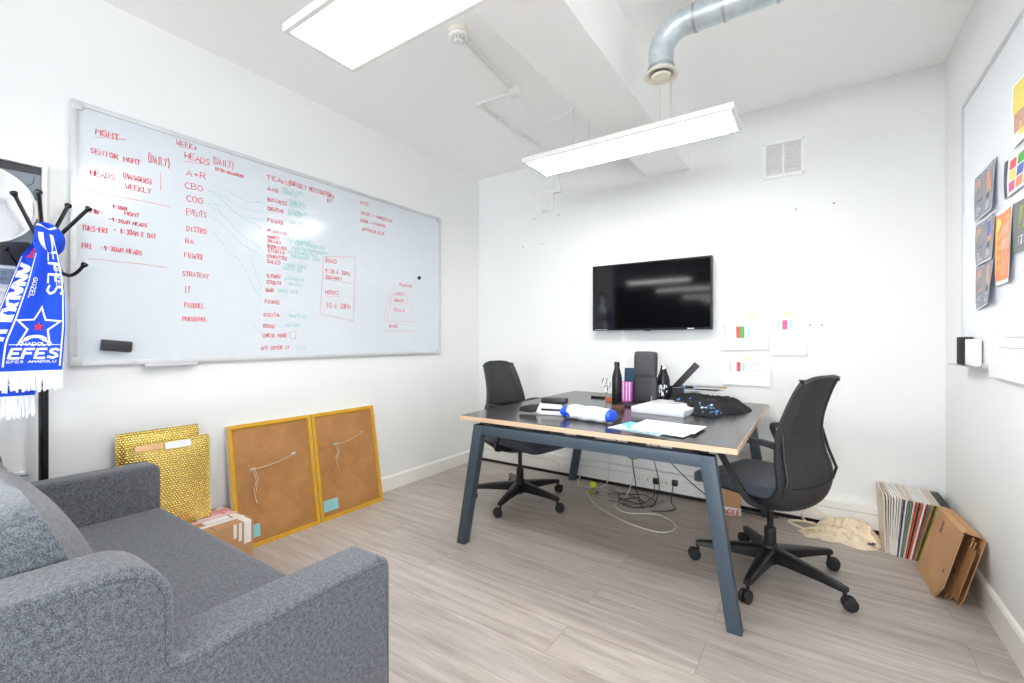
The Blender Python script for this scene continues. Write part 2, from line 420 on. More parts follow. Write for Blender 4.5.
# office space behind the camera, seen only as a dark reflection in the television
wall('ceiling', -6.2, 3.5, -8.2, YF, ZC, ZC + .1, OFFICE)
wall('wall_office_north', -6.2, XL - .1, YF, YF + .1, 0, ZC, OFFICE)
wall('wall_office_north', XR + .1, 3.5, YF, YF + .1, 0, ZC, OFFICE)
def holed_wall(name, axis, at, th, a0, a1, h0, h1, z0, z1, m):
    b = MB()
    def put(p0, p1, q0, q1):
        if axis == 'x': b.box(at, at + th, p0, p1, q0, q1, m)
        else: b.box(p0, p1, at, at + th, q0, q1, m)
    put(a0, h0, 0, ZC); put(h1, a1, 0, ZC); put(h0, h1, 0, z0); put(h0, h1, z1, ZC)
    return struct(b.build(name, smooth=None))
holed_wall('wall_office_east', 'x', 3.4, .1, -8.2, YF + .1, -4.2, -1.0, 0.7, 2.5, OFFICE)
holed_wall('wall_office_south', 'y', -8.2, .1, -6.2, 3.4, -1.1, 2.9, 0.7, 2.5, OFFICE)
holed_wall('wall_office_west', 'x', -6.3, .1, -8.2, YF + .1, -5.5, -2.5, 0.7, 2.5, OFFICE)
def window(name, axis, at, h0, h1, z0, z1):
    b = MB()
    def bar(p0, p1, q0, q1):
        if axis == 'x': b.box(at, at + .05, p0, p1, q0, q1, TRIMW)
        else: b.box(p0, p1, at, at + .05, q0, q1, TRIMW)
    bar(h0, h1, z0, z0 + .05); bar(h0, h1, z1 - .05, z1)
    for k in range(4):
        p = h0 + (h1 - h0 - .05) * k / 3; bar(p, p + .05, z0 + .05, z1 - .05)
    return struct(b.build(name, smooth=None))
window('window_1', 'x', 3.42, -4.2, -1.0, 0.7, 2.5)
window('window_2', 'y', -8.18, -1.1, 2.9, 0.7, 2.5)
window('window_3_added', 'x', -6.28, -5.5, -2.5, 0.7, 2.5)  # unseen window, added to go with the west fill light
# downstand beam
struct(MB().box(-1.083, -0.775, YF, YB, 2.436, ZC, CEILM, bev=.004).build('trim_1', smooth=None))
# skirting boards
def skirt(name, poly, a0, a1, axis): return struct(MB().prism(poly, a0, a1, TRIMW, axis).build(name, smooth=None))
skirt('baseboard_left', [(XL, 0), (XL + .016, 0), (XL + .016, .098), (XL + .010, .108), (XL, .112)], YF, YB, 'y')
skirt('baseboard_right', [(XR, 0), (XR - .016, 0), (XR - .016, .115), (XR - .010, .126), (XR, .13)], YF, YB, 'y')
# boxed-in trunking along the back wall: dark gap at the floor, white face, lid line
b = MB()
b.box(XL + .016, XR - .016, YB - .052, YB, .026, .166, TRIMW, bev=.003)
b.box(XL + .016, XR - .016, YB - .056, YB - .05, .118, .1215, mat('trunking_shadow_gap', (196, 194, 190), .6))
b.box(XL + .016, XR - .016, YB - .046, YB, 0.0, .026, mat('black_gap_strip', (30, 28, 27), .8))
struct(b.build('baseboard_back', smooth=None))
# plugged screw holes left in the plaster
HOLE = mat('filled_hole', (120, 120, 118), .8)
b = MB()
for x, z in ((-2.104, 2.498), (-2.115, 2.272), (-1.868, 2.27), (-2.244, 2.032), (-2.041, 2.036), (-.104, 2.035), (.1, 2.04), (-.027, 1.268), (.037, 1.266)):
    b.lathe([(.0055, 0), (.0045, .0015), (0.001, .002)], HOLE, 8, Matrix.Translation((x, YB, z)) @ Matrix.Rotation(PI / 2, 4, 'X'))
struct(b.build('trim_2'))

# ------------------------------------------------------------------ ceiling lights
DIFF = mat_emit('lit_diffuser', (1.0, 0.985, 0.96, 1), PANEL)
def panel_light(x0, y0, label, group='suspended panel lights', L=1.21, W=.30, z=2.288, ztop=ZC):
    t = thing('panel_light', label, 'ceiling light', (x0 + L / 2, y0 + W / 2, z), 0, group)
    b = MB(); e = .018
    b.box(-L/2, L/2, -W/2, -W/2 + e, 0, .03, TRIMW); b.box(-L/2, L/2, W/2 - e, W/2, 0, .03, TRIMW)
    b.box(-L/2, -L/2 + e, -W/2 + e, W/2 - e, 0, .03, TRIMW); b.box(L/2 - e, L/2, -W/2 + e, W/2 - e, 0, .03, TRIMW)
    b.box(-L/2 + e, L/2 - e, -W/2 + e, W/2 - e, .022, .03, TRIMW)
    b.build('frame', t, smooth=None)
    MB().box(-L/2 + e, L/2 - e, -W/2 + e, W/2 - e, .004, .008, DIFF).build('diffuser', t, smooth=None)
    for sx in (-L/2 + .34 if ztop == ZC and y0 > 2 else -L/2 + .14, L/2 - .36):
        for sy in (-.11, .11):
            MB().tube([(sx, sy, .03), (sx, sy, ztop - z)], .0012, ALU, n=6).build('suspension_wire', t)
    d = MB().tube([(L*.2, 0, .03), (L*.2, 0, .05), (L*.2 + .02, 0, .08), (L*.2 + .03, .0, ztop - z)], .003, CREAMP, n=6).build('power_flex', t)
    return t
panel_light(-1.533, 2.385, 'white suspended panel light hanging over the desk, in front of the back wall')
panel_light(-1.600, 0.885, 'large bright suspended panel light at the top left, nearest the camera')
for i, (x, y) in enumerate(((-3.1, -1.95), (-3.0, -3.6), (-2.9, -5.6), (-2.7, -7.1))):
    panel_light(x, y, ('first', 'second', 'third', 'fourth')[i] + ' panel light behind the camera, reflected as a tan streak in the television', group='reflected office panel lights')

panel_light(-.75, -.75, 'added unseen panel light just behind the camera, filling in the near floor', group='reflected office panel lights')  # unseen fill panel, added to brighten the near floor; not reflected anywhere
panel_light(-.75, -1.95, 'added unseen panel light two metres behind the camera, filling in the room', group='reflected office panel lights')  # another added fill panel, outside the television's reflection

# ------------------------------------------------------------------ ceiling services
t = thing('ventilation_duct', 'shiny galvanised round ventilation duct bending down from the ceiling', 'duct', (-.594, 2.12, 2.41))
R0 = .056
arc = [(0, 0, 0), (0, 0, .09)]
for k in range(1, 9):
    a = PI / 2 * k / 8; arc.append((.11 - .11 * math.cos(a), 0, .09 + .11 * math.sin(a)))
MB().tube(arc, R0, GALV, n=28).build('elbow', t)
MB().tube([(.11, 0, .20), (1.205, 0, .20)], R0 + .001, GALV, n=28).build('straight_pipe', t)
for x in (.15, .27, .47, .9):
    MB().tube([(x - .006, 0, .20), (x + .006, 0, .20)], R0 + .005, ALU, n=28).build('collar', t)
MB().tube([(0, 0, .018), (0, 0, .03)], R0 + .004, ALU, n=28).build('collar', t)
b = MB(); b.tube([(.30, 0, .262), (.30, 0, .345)], .006, ALU); b.tube([(.92, 0, .262), (.92, 0, .345)], .006, ALU); b.build('hanger', t)
b = MB()
b.lathe([(.05, .012), (.056, .012), (.074, -.004), (.078, -.012), (.072, -.014), (.056, -.006), (.05, .004), (.05, .012)], CREAMP, 32, caps=False)
b.lathe([(.0, -.022), (.036, -.02), (.044, -.012), (.036, -.004), (0, -.002)], CREAMP, 28)
b.lathe([(.05, .01), (0.001, .011)], mat('dark_duct_inside', (40, 34, 30), .8), 24, caps=False)
tag(b.build('valve', t), 'cream plastic air valve')

t = thing('smoke_detector', 'white round smoke detector on a ceiling base, beside the nearer panel light', 'smoke detector', (-1.515, 1.755, 2.756))
MB().lathe([(0.0001, 0), (.05, 0), (.05, -.016), (.044, -.02), (0.0001, -.02)][::-1], CREAMP, 28).build('base', t)
b = MB().lathe([(0.0001, -.062), (.02, -.062), (.026, -.056), (.027, -.045), (.045, -.04), (.05, -.03), (.046, -.02), (0.0001, -.02)], TRIMW, 28)
for k in range(10):
    a = 2 * PI * k / 10; b.box(.028, .031, -.003, .003, -.056, -.04, INKG, M=Matrix.Rotation(a, 4, 'Z'))
b.build('head', t)
t = thing('junction_box', 'round white conduit junction box on the ceiling left of the beam', 'junction box', (-1.572, 2.36, 2.756))
MB().lathe([(0.0001, -.045), (.034, -.045), (.038, -.04), (.038, 0)], TRIMW, 24).build('body', t)
MB().lathe([(0.0001, -.052), (.03, -.052), (.032, -.045)], TRIMW, 20).build('lid', t)
b = MB()
zc = 2.743
b.tube([(-1.515, 1.82, zc), (-1.56, 2.31, zc)], .011, TRIMW); b.tube([(-1.53, 1.82, zc), (-1.58, 2.31, zc)], .008, TRIMW)
tag(b.build('conduit_pipe'), 'straight pair of white conduit pipes from smoke detector to junction box', 'pipe')
b = MB()
b.tube([(-1.61, 2.37, zc), (-1.862, 2.354, zc), (-1.87, 2.37, zc), (-1.862, 3.25, zc), (-1.862, 3.50, zc)], .011, TRIMW)
for y in (2.6, 2.95, 3.3): b.box(-1.88, -1.845, y, y + .016, zc - .014, ZC, TRIMW, bev=.002)
tag(b.build('conduit_pipe'), 'bent white conduit pipe running from junction box to the back wall', 'pipe')
b = MB()
lp = []
for k in range(15):
    a = k / 14; lp.append((-1.56 + .42 * a, 2.41 + .12 * a, 2.715 - .19 * math.sin(PI * a) ** .8 + .03 * a))
b.tube(lp, .0022, TRIMW, n=6)
tag(b.build('hanging_cable'), 'thin white cable looping from junction box to the beam', 'cable')

# back-wall panel, junction and vent
t = thing('access_panel', 'small square white access panel on the back wall near left corner', 'access panel', (-2.01, YB, 2.41))
MB().box(-.087, .087, -.012, 0, -.095, .095, TRIMW, bev=.003).build('frame', t)
MB().box(-.07, .07, -.017, -.012, -.078, .078, WHITE, bev=.002).build('door', t)
MB().box(-.015, .015, -.022, -.017, -.088, -.080, ALU).build('latch', t)
t = thing('alarm_sounder_box', 'tiny white box with conduit on the back wall beside the access panel', 'wall box', (-1.872, YB, 2.50))
MB().box(-.045, .03, -.035, 0, -.035, .04, TRIMW, bev=.004).build('body', t)
MB().tube([(0, -.015, .04), (0, -.015, .256)], .01, TRIMW).build('conduit', t)
t = thing('air_vent', 'square white slatted air vent high on the back wall', 'vent', (-.176, YB, 2.384))
b = MB()
b.box(-.122, .122, -.012, 0, .1, .122, TRIMW, bev=.003); b.box(-.122, .122, -.012, 0, -.122, -.1, TRIMW, bev=.003)
b.box(-.122, -.1, -.012, 0, -.1, .1, TRIMW); b.box(.1, .122, -.012, 0, -.1, .1, TRIMW); b.box(-.006, .006, -.012, 0, -.1, .1, TRIMW)
for sx in (-.112, .112):
    for sz in (-.112, .112): b.lathe([(.005, 0), (.004, .002)], INKG, 8, Matrix.Translation((sx, -.012, sz)) @ Matrix.Rotation(PI / 2, 4, 'X'))
b.build('frame', t)
b = MB(); b.box(-.1, .1, -.003, 0, -.1, .1, mat('vent_backing', (200, 203, 200), .8))
for k in range(14):
    z = -.092 + k * .0142
    b.obox((0, -.007, z), (.2, 0, 0), (0, .009, -.007), (0, .0012, .0015), TRIMW)
tag(b.build('louvre', t), 'louvred grille')

# ------------------------------------------------------------------ television
t = thing('television', 'black wall-mounted flat television on the back wall', 'television', (-1.0615, 3.44, 1.51))
w, h = .4555, .2635
b = MB(); e = .011
b.box(-w, w, 0, .045, -h, h, BLKP, bev=.003)
b.box(-w, w, -.004, 0, h - e, h, BLKM); b.box(-w, w, -.004, 0, -h, -h + .016, BLKM)
b.box(-w, -w + e, -.004, 0, -h + .016, h - e, BLKM); b.box(w - e, w, -.004, 0, -h + .016, h - e, BLKM)
b.build('bezel', t, smooth=None)
SCR = mat('black_glass_screen', (10, 10, 13), .07, spec=.45, var=.02)
MB().box(-w + e, w - e, -.0015, -.0005, -h + .016, h - e, SCR).build('screen', t, smooth=None)
MB().box(.29, .335, -.0055, -.004, -h + .004, -h + .011, PAPER).build('sticker', t, smooth=None)
MB().box(-.435, -.33, -.0052, -.004, -h + .005, -h + .010, INKG).build('maker_plate', t, smooth=None)
MB().box(-.03, .02, -.0054, -.002, -h - .006, -h + .003, BLKP, bev=.001).build('sensor_bump', t)
MB().box(-.2, .2, .045, .066, -.12, .12, BLKM).build('wall_bracket', t, smooth=None)
o = MB().box(-1.294, -1.252, YB - .014, YB, .166, 1.247, TRIMW, bev=.003).build('cable_trunking')
tag(o, 'slim white vertical cable trunking below the television', 'cable trunking')

# ------------------------------------------------------------------ prints on the back wall
def print_sheet(x0, x1, z0, z1, label, cols, tab, tilt, m=PAPER):
    t = thing('wall_sheet', label, 'paper sheet', ((x0 + x1) / 2, YB, (z0 + z1) / 2), 0, 'printed charts on the back wall')
    W, H = x1 - x0, z1 - z0
    ct, st = math.cos(tilt), math.sin(tilt)
    def P(u, v):
        x = (u - .5) * W; z = (v - .5) * H
        return Vector((x * ct - z * st, -.003 - .010 * (1 - v) ** 3 - .002 * math.sin(u * 7), x * st + z * ct))
    MB().slab(P, lambda u, v: (0, -1, 0), .0006, 10, 8, m).build('sheet', t)
    b = MB(); mp = lambda x, y: P(x, y) + Vector((0, -.0008, 0))
    for (u0, u1, v0, v1, mm) in cols: b.poly([(u0, v0), (u1, v0), (u1, v1), (u0, v1)], mp, mm)
    b.build('chart', t, smooth=None)
    MB().box(-.03 + tab, .03 + tab, -.0062, -.0042, H / 2 - .018, H / 2 + .012, mat('yellowed_tape', (238, 226, 190), .5)).build('tape', t, smooth=None)
    return t
tabl = [(.12, .14, .35, .78, INKG), (.14, .3, .74, .76, INKG), (.66, .8, .70, .715, INKG), (.66, .84, .64, .655, INKG), (.66, .78, .58, .595, INKG), (.66, .8, .5, .515, INKG), (.1, .8, .2, .21, INKG)]
TEAL = mat('pale_teal_print', (170, 214, 206), .7)
print_sheet(-.572, -.268, 1.102, 1.33, 'landscape printed chart with red and green block, upper left of three', [(.37, .45, .36, .72, INKR), (.45, .54, .36, .72, INKGR), (.60, .64, .4, .62, TEAL)] + tabl, .05, .03)
print_sheet(-.252, -.046, 1.07, 1.345, 'cool white portrait printed chart with pink block, right of the two others', [(.34, .48, .62, .84, INKP), (.2, .24, .64, .84, TEAL), (.55, .6, .66, .84, TEAL), (.2, .88, .845, .855, INKG), (.64, .84, .74, .75, INKG), (.64, .84, .68, .69, INKG)], .0, -.01, PAPERB)
print_sheet(-.545, -.25, .856, 1.05, 'landscape printed chart with a red block, lowest of the three', [(.30, .38, .48, .82, INKR), (.42, .47, .5, .8, TEAL), (.15, .17, .48, .82, INKG), (.17, .28, .8, .82, INKG), (.55, .8, .78, .795, INKG), (.55, .78, .7, .715, INKG), (.55, .8, .62, .635, INKG), (.55, .82, .54, .555, INKG)], .02, -.01)

# ------------------------------------------------------------------ large whiteboard on the left wall
t = thing('whiteboard', 'large wall whiteboard covered in red handwriting', 'whiteboard', (XL, 1.745, 1.648))
W2, H2 = 1.19, .596
MB().box(.004, .018, -W2 + .01, W2 - .01, -H2 + .01, H2 - .01, WBM).build('board', t, smooth=None)
b = MB(); e = .022
b.box(0, .025, -W2, W2, H2 - e, H2, ALUW, bev=.002); b.box(0, .025, -W2, W2, -H2, -H2 + e, ALUW, bev=.002)
b.box(0, .025, -W2, -W2 + e, -H2 + e, H2 - e, ALUW, bev=.002); b.box(0, .025, W2 - e, W2, -H2 + e, H2 - e, ALUW, bev=.002)
b.build('frame', t)
for sy in (-1, 1):
    for sz in (-1, 1):
        b = MB().box(-.001, .028, sy * (W2 - .02) - .021, sy * (W2 - .02) + .021, sz * (H2 - .02) - .021, sz * (H2 - .02) + .021, ALUW, bev=.006); b.build('corner_cap', t)
MB().box(.0, .05, -.93, -.70, -H2 - .014, -H2 + .0, ALUW, bev=.003).build('pen_tray', t)
RED_TEXT = [
 (0.640,2.115,0.091,0.037,'MGMT'), (0.622,2.024,0.192,0.032,'SENIOR MGMT'), (0.834,2.051,0.100,0.054,'(DAILY)'), (0.622,1.922,0.093,0.036,'HEADS'), (0.737,1.943,0.121,0.033,'(MANAGERS)'), (0.748,1.895,0.106,0.034,'WEEKLY'), (0.609,1.750,0.059,0.027,'MAT MAN -'), (0.700,1.790,0.056,0.024,'9:30AM'), (0.745,1.768,0.061,0.024,'MGMT'), (0.686,1.726,0.152,0.023,'-9:30AM HEADS'), (0.594,1.665,0.095,0.032,'TUES-FRI'), (0.704,1.676,0.171,0.033,'- 8:30AM E DAY'), (0.594,1.584,0.036,0.032,'FRI'), (0.657,1.586,0.161,0.028,'-9:30AM HEADS'), (0.956,2.178,0.100,0.041,'WEEK+'), (0.994,2.124,0.124,0.042,'HEADS'), (1.123,2.140,0.118,0.049,'(DAILY)'), (1.138,2.106,0.155,0.022,'WITH MANAGERS'), (1.000,2.037,0.099,0.042,'A+R'), (0.993,1.967,0.091,0.042,'CBO'), (1.000,1.900,0.084,0.042,'COO'), (1.000,1.829,0.099,0.042,'EVENTS'), (1.002,1.743,0.097,0.037,'DISTRO'), (0.996,1.679,0.041,0.031,'BA'), (0.991,1.602,0.093,0.037,'FINANCE'), (0.982,1.504,0.131,0.034,'STRATEGY'), (0.990,1.416,0.033,0.047,'IT'), (0.991,1.338,0.098,0.037,'PAYROLL'), (0.982,1.269,0.119,0.029,'PERSONNEL'), (1.416,2.139,0.169,0.036,'TEAMS'), (1.559,2.144,0.306,0.038,'(WEEKLY MEET/DEPT)'), (1.824,2.139,0.054,0.034,'WED'), (1.824,2.105,0.046,0.034,'BY'), (1.423,2.070,0.072,0.036,'A+R'), (1.423,2.009,0.123,0.030,'BUSINESS'), (1.423,1.955,0.104,0.030,'CREATIVE'), (1.423,1.885,0.104,0.030,'FINANCE'), (1.423,1.823,0.123,0.024,'PLANNING'), (1.423,1.786,0.078,0.024,'MARKET'), (1.422,1.761,0.086,0.027,'SOCIALS'), (1.422,1.728,0.124,0.027,'BOOKINGS'), (1.422,1.701,0.111,0.027,'STUDIO'), (1.419,1.667,0.133,0.027,'COMMITTEE'), (1.419,1.634,0.089,0.030,'SALES'), (1.420,1.547,0.088,0.030,'ENERGY'), (1.416,1.507,0.092,0.030,'STUDIO'), (1.413,1.459,0.051,0.033,'BAR'), (1.407,1.389,0.094,0.030,'FINANCE'), (1.401,1.311,0.107,0.030,'DIGITAL'), (1.398,1.242,0.072,0.030,'ROAD'), (1.392,1.185,0.160,0.030,'CHECK MORE'), (1.383,1.110,0.182,0.030,'ANY COVER IT'), (1.809,1.693,0.092,0.040,'ROAD'), (1.807,1.622,0.199,0.040,'9:30-6:30PM'), (1.807,1.585,0.142,0.027,'(BOARD)'), (1.809,1.480,0.108,0.037,'HOURS'), (1.813,1.386,0.201,0.047,'10-6:30PM'), (2.088,2.158,0.083,0.036,'MISC'), (2.094,2.087,0.306,0.029,'SALES + MARKETING'), (2.091,2.031,0.239,0.029,'LEGAL + FINANCE'), (2.105,1.970,0.215,0.029,'ANYTHING ELSE'), (2.420,1.524,0.093,0.031,'MGT'), (2.410,1.472,0.103,0.031,'HEADS'), (2.400,1.393,0.124,0.031,'TEAMS'), (2.360,1.267,0.091,0.031,'BASE'), (2.461,1.599,0.139,0.028,'PLANNING'),]
RED_LINES = [ (0.636,2.101,0.751,2.133),(0.608,1.850,0.928,1.852),(0.614,1.541,0.910,1.542),(0.989,2.107,1.108,2.124),(0.887,2.013,0.887,1.927),(1.794,1.732,2.048,1.764),(2.048,1.764,2.030,1.306),(2.030,1.306,1.768,1.345),(1.768,1.345,1.794,1.732),(1.794,1.583,2.021,1.573),(1.806,1.467,1.913,1.472),(2.410,1.605,2.332,1.313),(2.492,1.606,2.638,1.323),(2.332,1.313,2.645,1.323),(2.377,1.451,2.546,1.462),(2.413,1.524,2.521,1.533),(2.320,1.239,2.634,1.244),(2.301,1.323,2.370,1.567),(1.559,1.220,1.601,1.227),(1.601,1.227,1.598,1.176),(1.598,1.176,1.562,1.183),(1.562,1.183,1.559,1.220) ]
GREEN_NOTES = [ (1.520,2.114,1.659,2.149),(1.520,2.090,1.625,2.115),(1.559,2.044,1.673,2.070),(1.559,2.025,1.666,2.048),(1.552,1.985,1.679,2.012),(1.552,1.967,1.638,1.984),(1.559,1.912,1.652,1.929),(1.520,1.804,1.750,1.840),(1.559,1.786,1.809,1.824),(1.559,1.754,1.839,1.795),(1.546,1.727,1.750,1.755),(1.572,1.700,1.780,1.726),(1.520,1.642,1.679,1.660),(1.514,1.617,1.645,1.630),(1.483,1.477,1.618,1.486),(1.559,1.321,1.679,1.323),(1.533,1.264,1.652,1.263),(1.605,1.119,1.673,1.116),(1.527,1.556,1.659,1.567),(1.559,1.522,1.666,1.530)]
GREEN_LINES = [ (1.094,1.984,1.386,1.916),(1.094,1.984,1.386,1.826),(1.104,1.916,1.398,1.877),(1.099,1.909,1.386,1.707),(1.108,1.846,1.386,1.659),(1.118,1.936,1.209,1.836),(1.290,2.009,1.386,1.987),(1.118,1.761,1.263,1.618),(1.263,1.618,1.386,1.409),(1.295,1.750,1.386,1.468),(1.318,1.287,1.386,1.200),(1.158,2.002,1.386,1.975) ]

random.seed(3)
org = Vector((XL, 1.745, 1.648))
mpw = lambda y, z: Vector((.0192, y - org.y, z - org.z))
for (y, z, wid, hh, txt) in RED_TEXT:
    b = MB(); z0 = z + hh * .06
    for pl in strokes(txt, y, z0, hh * .72, wid * .97, .08): b.ribbon(pl, .0038, mpw, REDI)
    b.build('red_writing', t, smooth=None)
for (y0, z0, y1, z1) in RED_LINES:
    b = MB()
    pl = [(y0 + (y1 - y0) * k / 6 + random.uniform(-.002, .002), z0 + (z1 - z0) * k / 6 + random.uniform(-.002, .002)) for k in range(7)]
    b.ribbon(pl, .003, mpw, PINKI)
    b.build('ruled_red_line', t, smooth=None)
mpg = lambda a, c: mpw(a, c) + Vector((.0002, 0, 0))
for (y0, z0, y1, z1) in GREEN_NOTES:
    b = MB()
    n = max(4, int((y1 - y0) / .016)); txt = ''.join(random.choice('ABCEHKLMNORSTUVW ') for _ in range(n))
    for pl in strokes(txt, y0, z0 - .01, .02, y1 - y0, .15): b.ribbon(pl, .0025, mpg, GRNI)
    b.build('green_writing', t, smooth=None)
for (y0, z0, y1, z1) in GREEN_LINES:
    b = MB()
    pl = [(y0 + (y1 - y0) * k / 8, z0 + (z1 - z0) * k / 8 + .01 * math.sin(k)) for k in range(9)]
    b.ribbon(pl, .0017, mpg, GRNI)
    b.build('green_connecting_line', t, smooth=None)

t = thing('board_eraser', 'dark grey felt eraser stuck low on the large whiteboard', 'eraser', (XL + .018, .712, 1.142))
t.rotation_euler = (math.radians(-6), 0, 0)
MB().box(.0, .012, -.056, .056, -.026, .026, mat('grey_felt', (96, 104, 104), .95, bump=.4), bev=.003).build('felt_pad', t)
MB().box(.012, .036, -.054, .054, -.024, .024, GREYP, bev=.007).build('grip', t)
o = MB().lathe([(0.0001, .0), (.014, .0), (.016, .004), (.014, .012), (0.0001, .013)], BLKP, 20, Matrix.Rotation(PI / 2, 4, 'Y')).build('board_magnet', loc=(XL + .018, 2.672, 1.688))
tag(o, 'small round black magnet at the right end of the large whiteboard', 'magnet')

# ------------------------------------------------------------------ whiteboard on the right wall
t = thing('whiteboard', 'right-hand wall whiteboard with posters pinned to it', 'whiteboard', (XR, 1.975, 1.68))
MB().box(-.016, -.004, -1.39, 1.07, -.615, .62, WBR).build('board', t, smooth=None)
b = MB()
for (y0, y1, z0, z1) in ((-1.4, 1.08, .615, .635), (-1.4, 1.08, -.63, -.61), (-1.4, -1.38, -.61, .615), (1.06, 1.08, -.61, .615)):
    b.box(-.022, 0, y0, y1, z0, z1, ALUW, bev=.002)
b.build('frame', t)
t = thing('pen_tray', 'aluminium pen tray clipped below the right whiteboard', 'tray', (XR, 2.93, 1.05))
MB().prism([(-.07, .006), (-.07, 0), (0, -.002), (0, .004), (-.066, .004)], -.17, .12, ALU, 'y').build('shelf', t, smooth=None)
MB().box(-.004, 0, -.17, .12, 0, .02, ALU).build('backplate', t, smooth=None)
t = thing('board_eraser', 'black block eraser standing on the pen tray of the right whiteboard', 'eraser', (XR - .040, 2.93, 1.056))
MB().box(-.014, .018, -.08, .05, .0, .128, mat('black_foam', (34, 32, 31), .9), bev=.004).build('block', t)
MB().box(-.012, .018, -.20, -.084, .0, .118, TRIMW, bev=.004).build('pen_holder', t)

# posters, held to the right whiteboard: each is a sheet that curls away a little
def poster(y0, y1, z0, z1, label, draw, m, skew=0.0, curl=.02, name='poster', cat='poster'):
    t = thing(name, label, cat, (XR - .0185, y1, z0), 0, 'sheets on the right whiteboard')
    W, H = y1 - y0, z1 - z0
    def P(u, v):     # u runs from the corner towards the camera
        return Vector((-.003 - curl * (u ** 2) * (1 - v) * .9 - .003 * math.sin(u * 5 + v * 3), -u * W, v * H + skew * u))
    MB().slab(P, lambda u, v: (-1, 0, 0), .0006, 10, 10, m).build('sheet', t)
    b = MB(); mp = lambda x, y: P(x, y) + Vector((-.0009, 0, 0))
    def rect(u0, u1, v0, v1, mm):
        nu = max(1, int((u1 - u0) / .12)); nv = max(1, int((v1 - v0) / .12))
        for i in range(nu):
            for j in range(nv):
                a, c = u0 + (u1 - u0) * i / nu, u0 + (u1 - u0) * (i + 1) / nu; d, e = v0 + (v1 - v0) * j / nv, v0 + (v1 - v0) * (j + 1) / nv
                b.poly([(a, d), (c, d), (c, e), (a, e)], mp, mm)
    draw(rect); b.build('print', t, smooth=None)
    return t
DG = mat('slate_print', (142, 144, 150), .6); SK = mat('skin_tone_print', (206, 158, 136), .6); OR = mat('orange_print', (238, 144, 96), .6)
PK = mat('pale_pink_print', (250, 186, 170), .6); YE = mat('yellow_print', (236, 216, 112), .6); PU = mat('purple_print', (128, 92, 160), .6); BL = mat('blue_print', (96, 110, 190), .6); LG = mat('light_print', (214, 216, 222), .6)
OL = mat('olive_print', (148, 160, 84), .6); BKI = mat('black_print', (84, 84, 90), .6)
def draw_double(c1, c2, seed):
    def d(rect):
        rr = random.Random(seed)
        rect(.02, .98, .03, .97, DG)
        for k in (0, 1):
            u = .08 + k * .46
            rect(u, u + .2, .55, .85, (SK, c1)[k]); rect(u + .06, u + .3, .38, .6, (c2, SK)[k]); rect(u + .05, u + .2, .3, .45, BKI)
            for q in range(4): rect(u + .03, u + .12 + rr.random() * .2, .1 + q * .05, .12 + q * .05, LG)
            rect(u, u + .34, .90, .915, LG)
    return d
poster(2.542, 2.835, 1.695, 1.90, 'uppermost of three grey double portrait prints on the right whiteboard', draw_double(OR, BKI, 1), PAPERB, .0, .02)
poster(2.542, 2.82, 1.497, 1.685, 'middle grey and blue double portrait print of the three', draw_double(BL, PU, 2), PAPERB, .0, .02)
poster(2.555, 2.815, 1.30, 1.50, 'lowest of three grey double portrait prints, above the pen tray', draw_double(SK, OR, 3), PAPERB, .02, .03)
def d_or(rect):
    rect(.05, .95, .05, .95, OR); rect(.35, .85, .45, .8, PK); rect(.1, .3, .2, .9, YE)
    for k in range(9): rect(.38, .8, .12 + k * .035, .135 + k * .035, PK)
    rect(.3, .8, .84, .88, YE)
poster(2.357, 2.555, 1.383, 1.672, 'tall orange poster with pink lettering on the right whiteboard', d_or, PAPER, -.0, .02)
def d_col(rect):
    rect(.0, .1, .0, 1, BKI)
    cs = (INKP, PU, YE, OR, INKR, BL, SK, INKGR)
    for i in range(4):
        for j in range(3): rect(.16 + i * .2, .32 + i * .2, .08 + j * .29, .33 + j * .29, cs[(i * 3 + j * 2) % 8])
poster(2.1, 2.45, 1.70, 1.84, 'multicoloured grid poster with a black edge, under the yellow poster', d_col, PAPER, 0, .015)
def d_ye(rect):
    rect(.05, .95, .5, .97, YE); rect(.1, .5, .2, .5, SK); rect(.55, .95, .15, .5, PU); rect(.3, .6, .1, .3, YE)
poster(2.1, 2.37, 1.86, 2.09, 'yellow topped poster, the highest on the right whiteboard', d_ye, PAPER, 0, .01)
def d_gr(rect):
    rect(0, 1, 0, 1, mat('charcoal_print', (120, 122, 120), .6)); rect(.2, .9, .45, .9, OL); rect(.2, .8, .12, .3, LG)
poster(2.1, 2.355, 1.48, 1.66, 'charcoal bordered olive green poster right of the orange one', d_gr, PAPER, 0, .01)
def d_cal(rect):
    for i in range(8): rect(.04, .96, .12 + i * .1, .125 + i * .1, LG)
    for i in range(9): rect(.08 + i * .1, .084 + i * .1, .1, .84, LG)
    rect(.2, .75, .66, .675, INKG); rect(.3, .7, .88, .9, INKG)
    rect(.06, .12, 1.0, 1.06, mat('pale_yellow_note', (246, 240, 200), .7)); rect(.7, .78, 1.0, 1.05, mat('pale_yellow_note', (246, 240, 200), .7))
poster(2.0, 2.637, 1.02, 1.20, 'wide white calendar grid sheet hanging from the bottom of the right whiteboard', d_cal, PAPER, 0, .02, 'calendar_sheet', 'paper sheet')
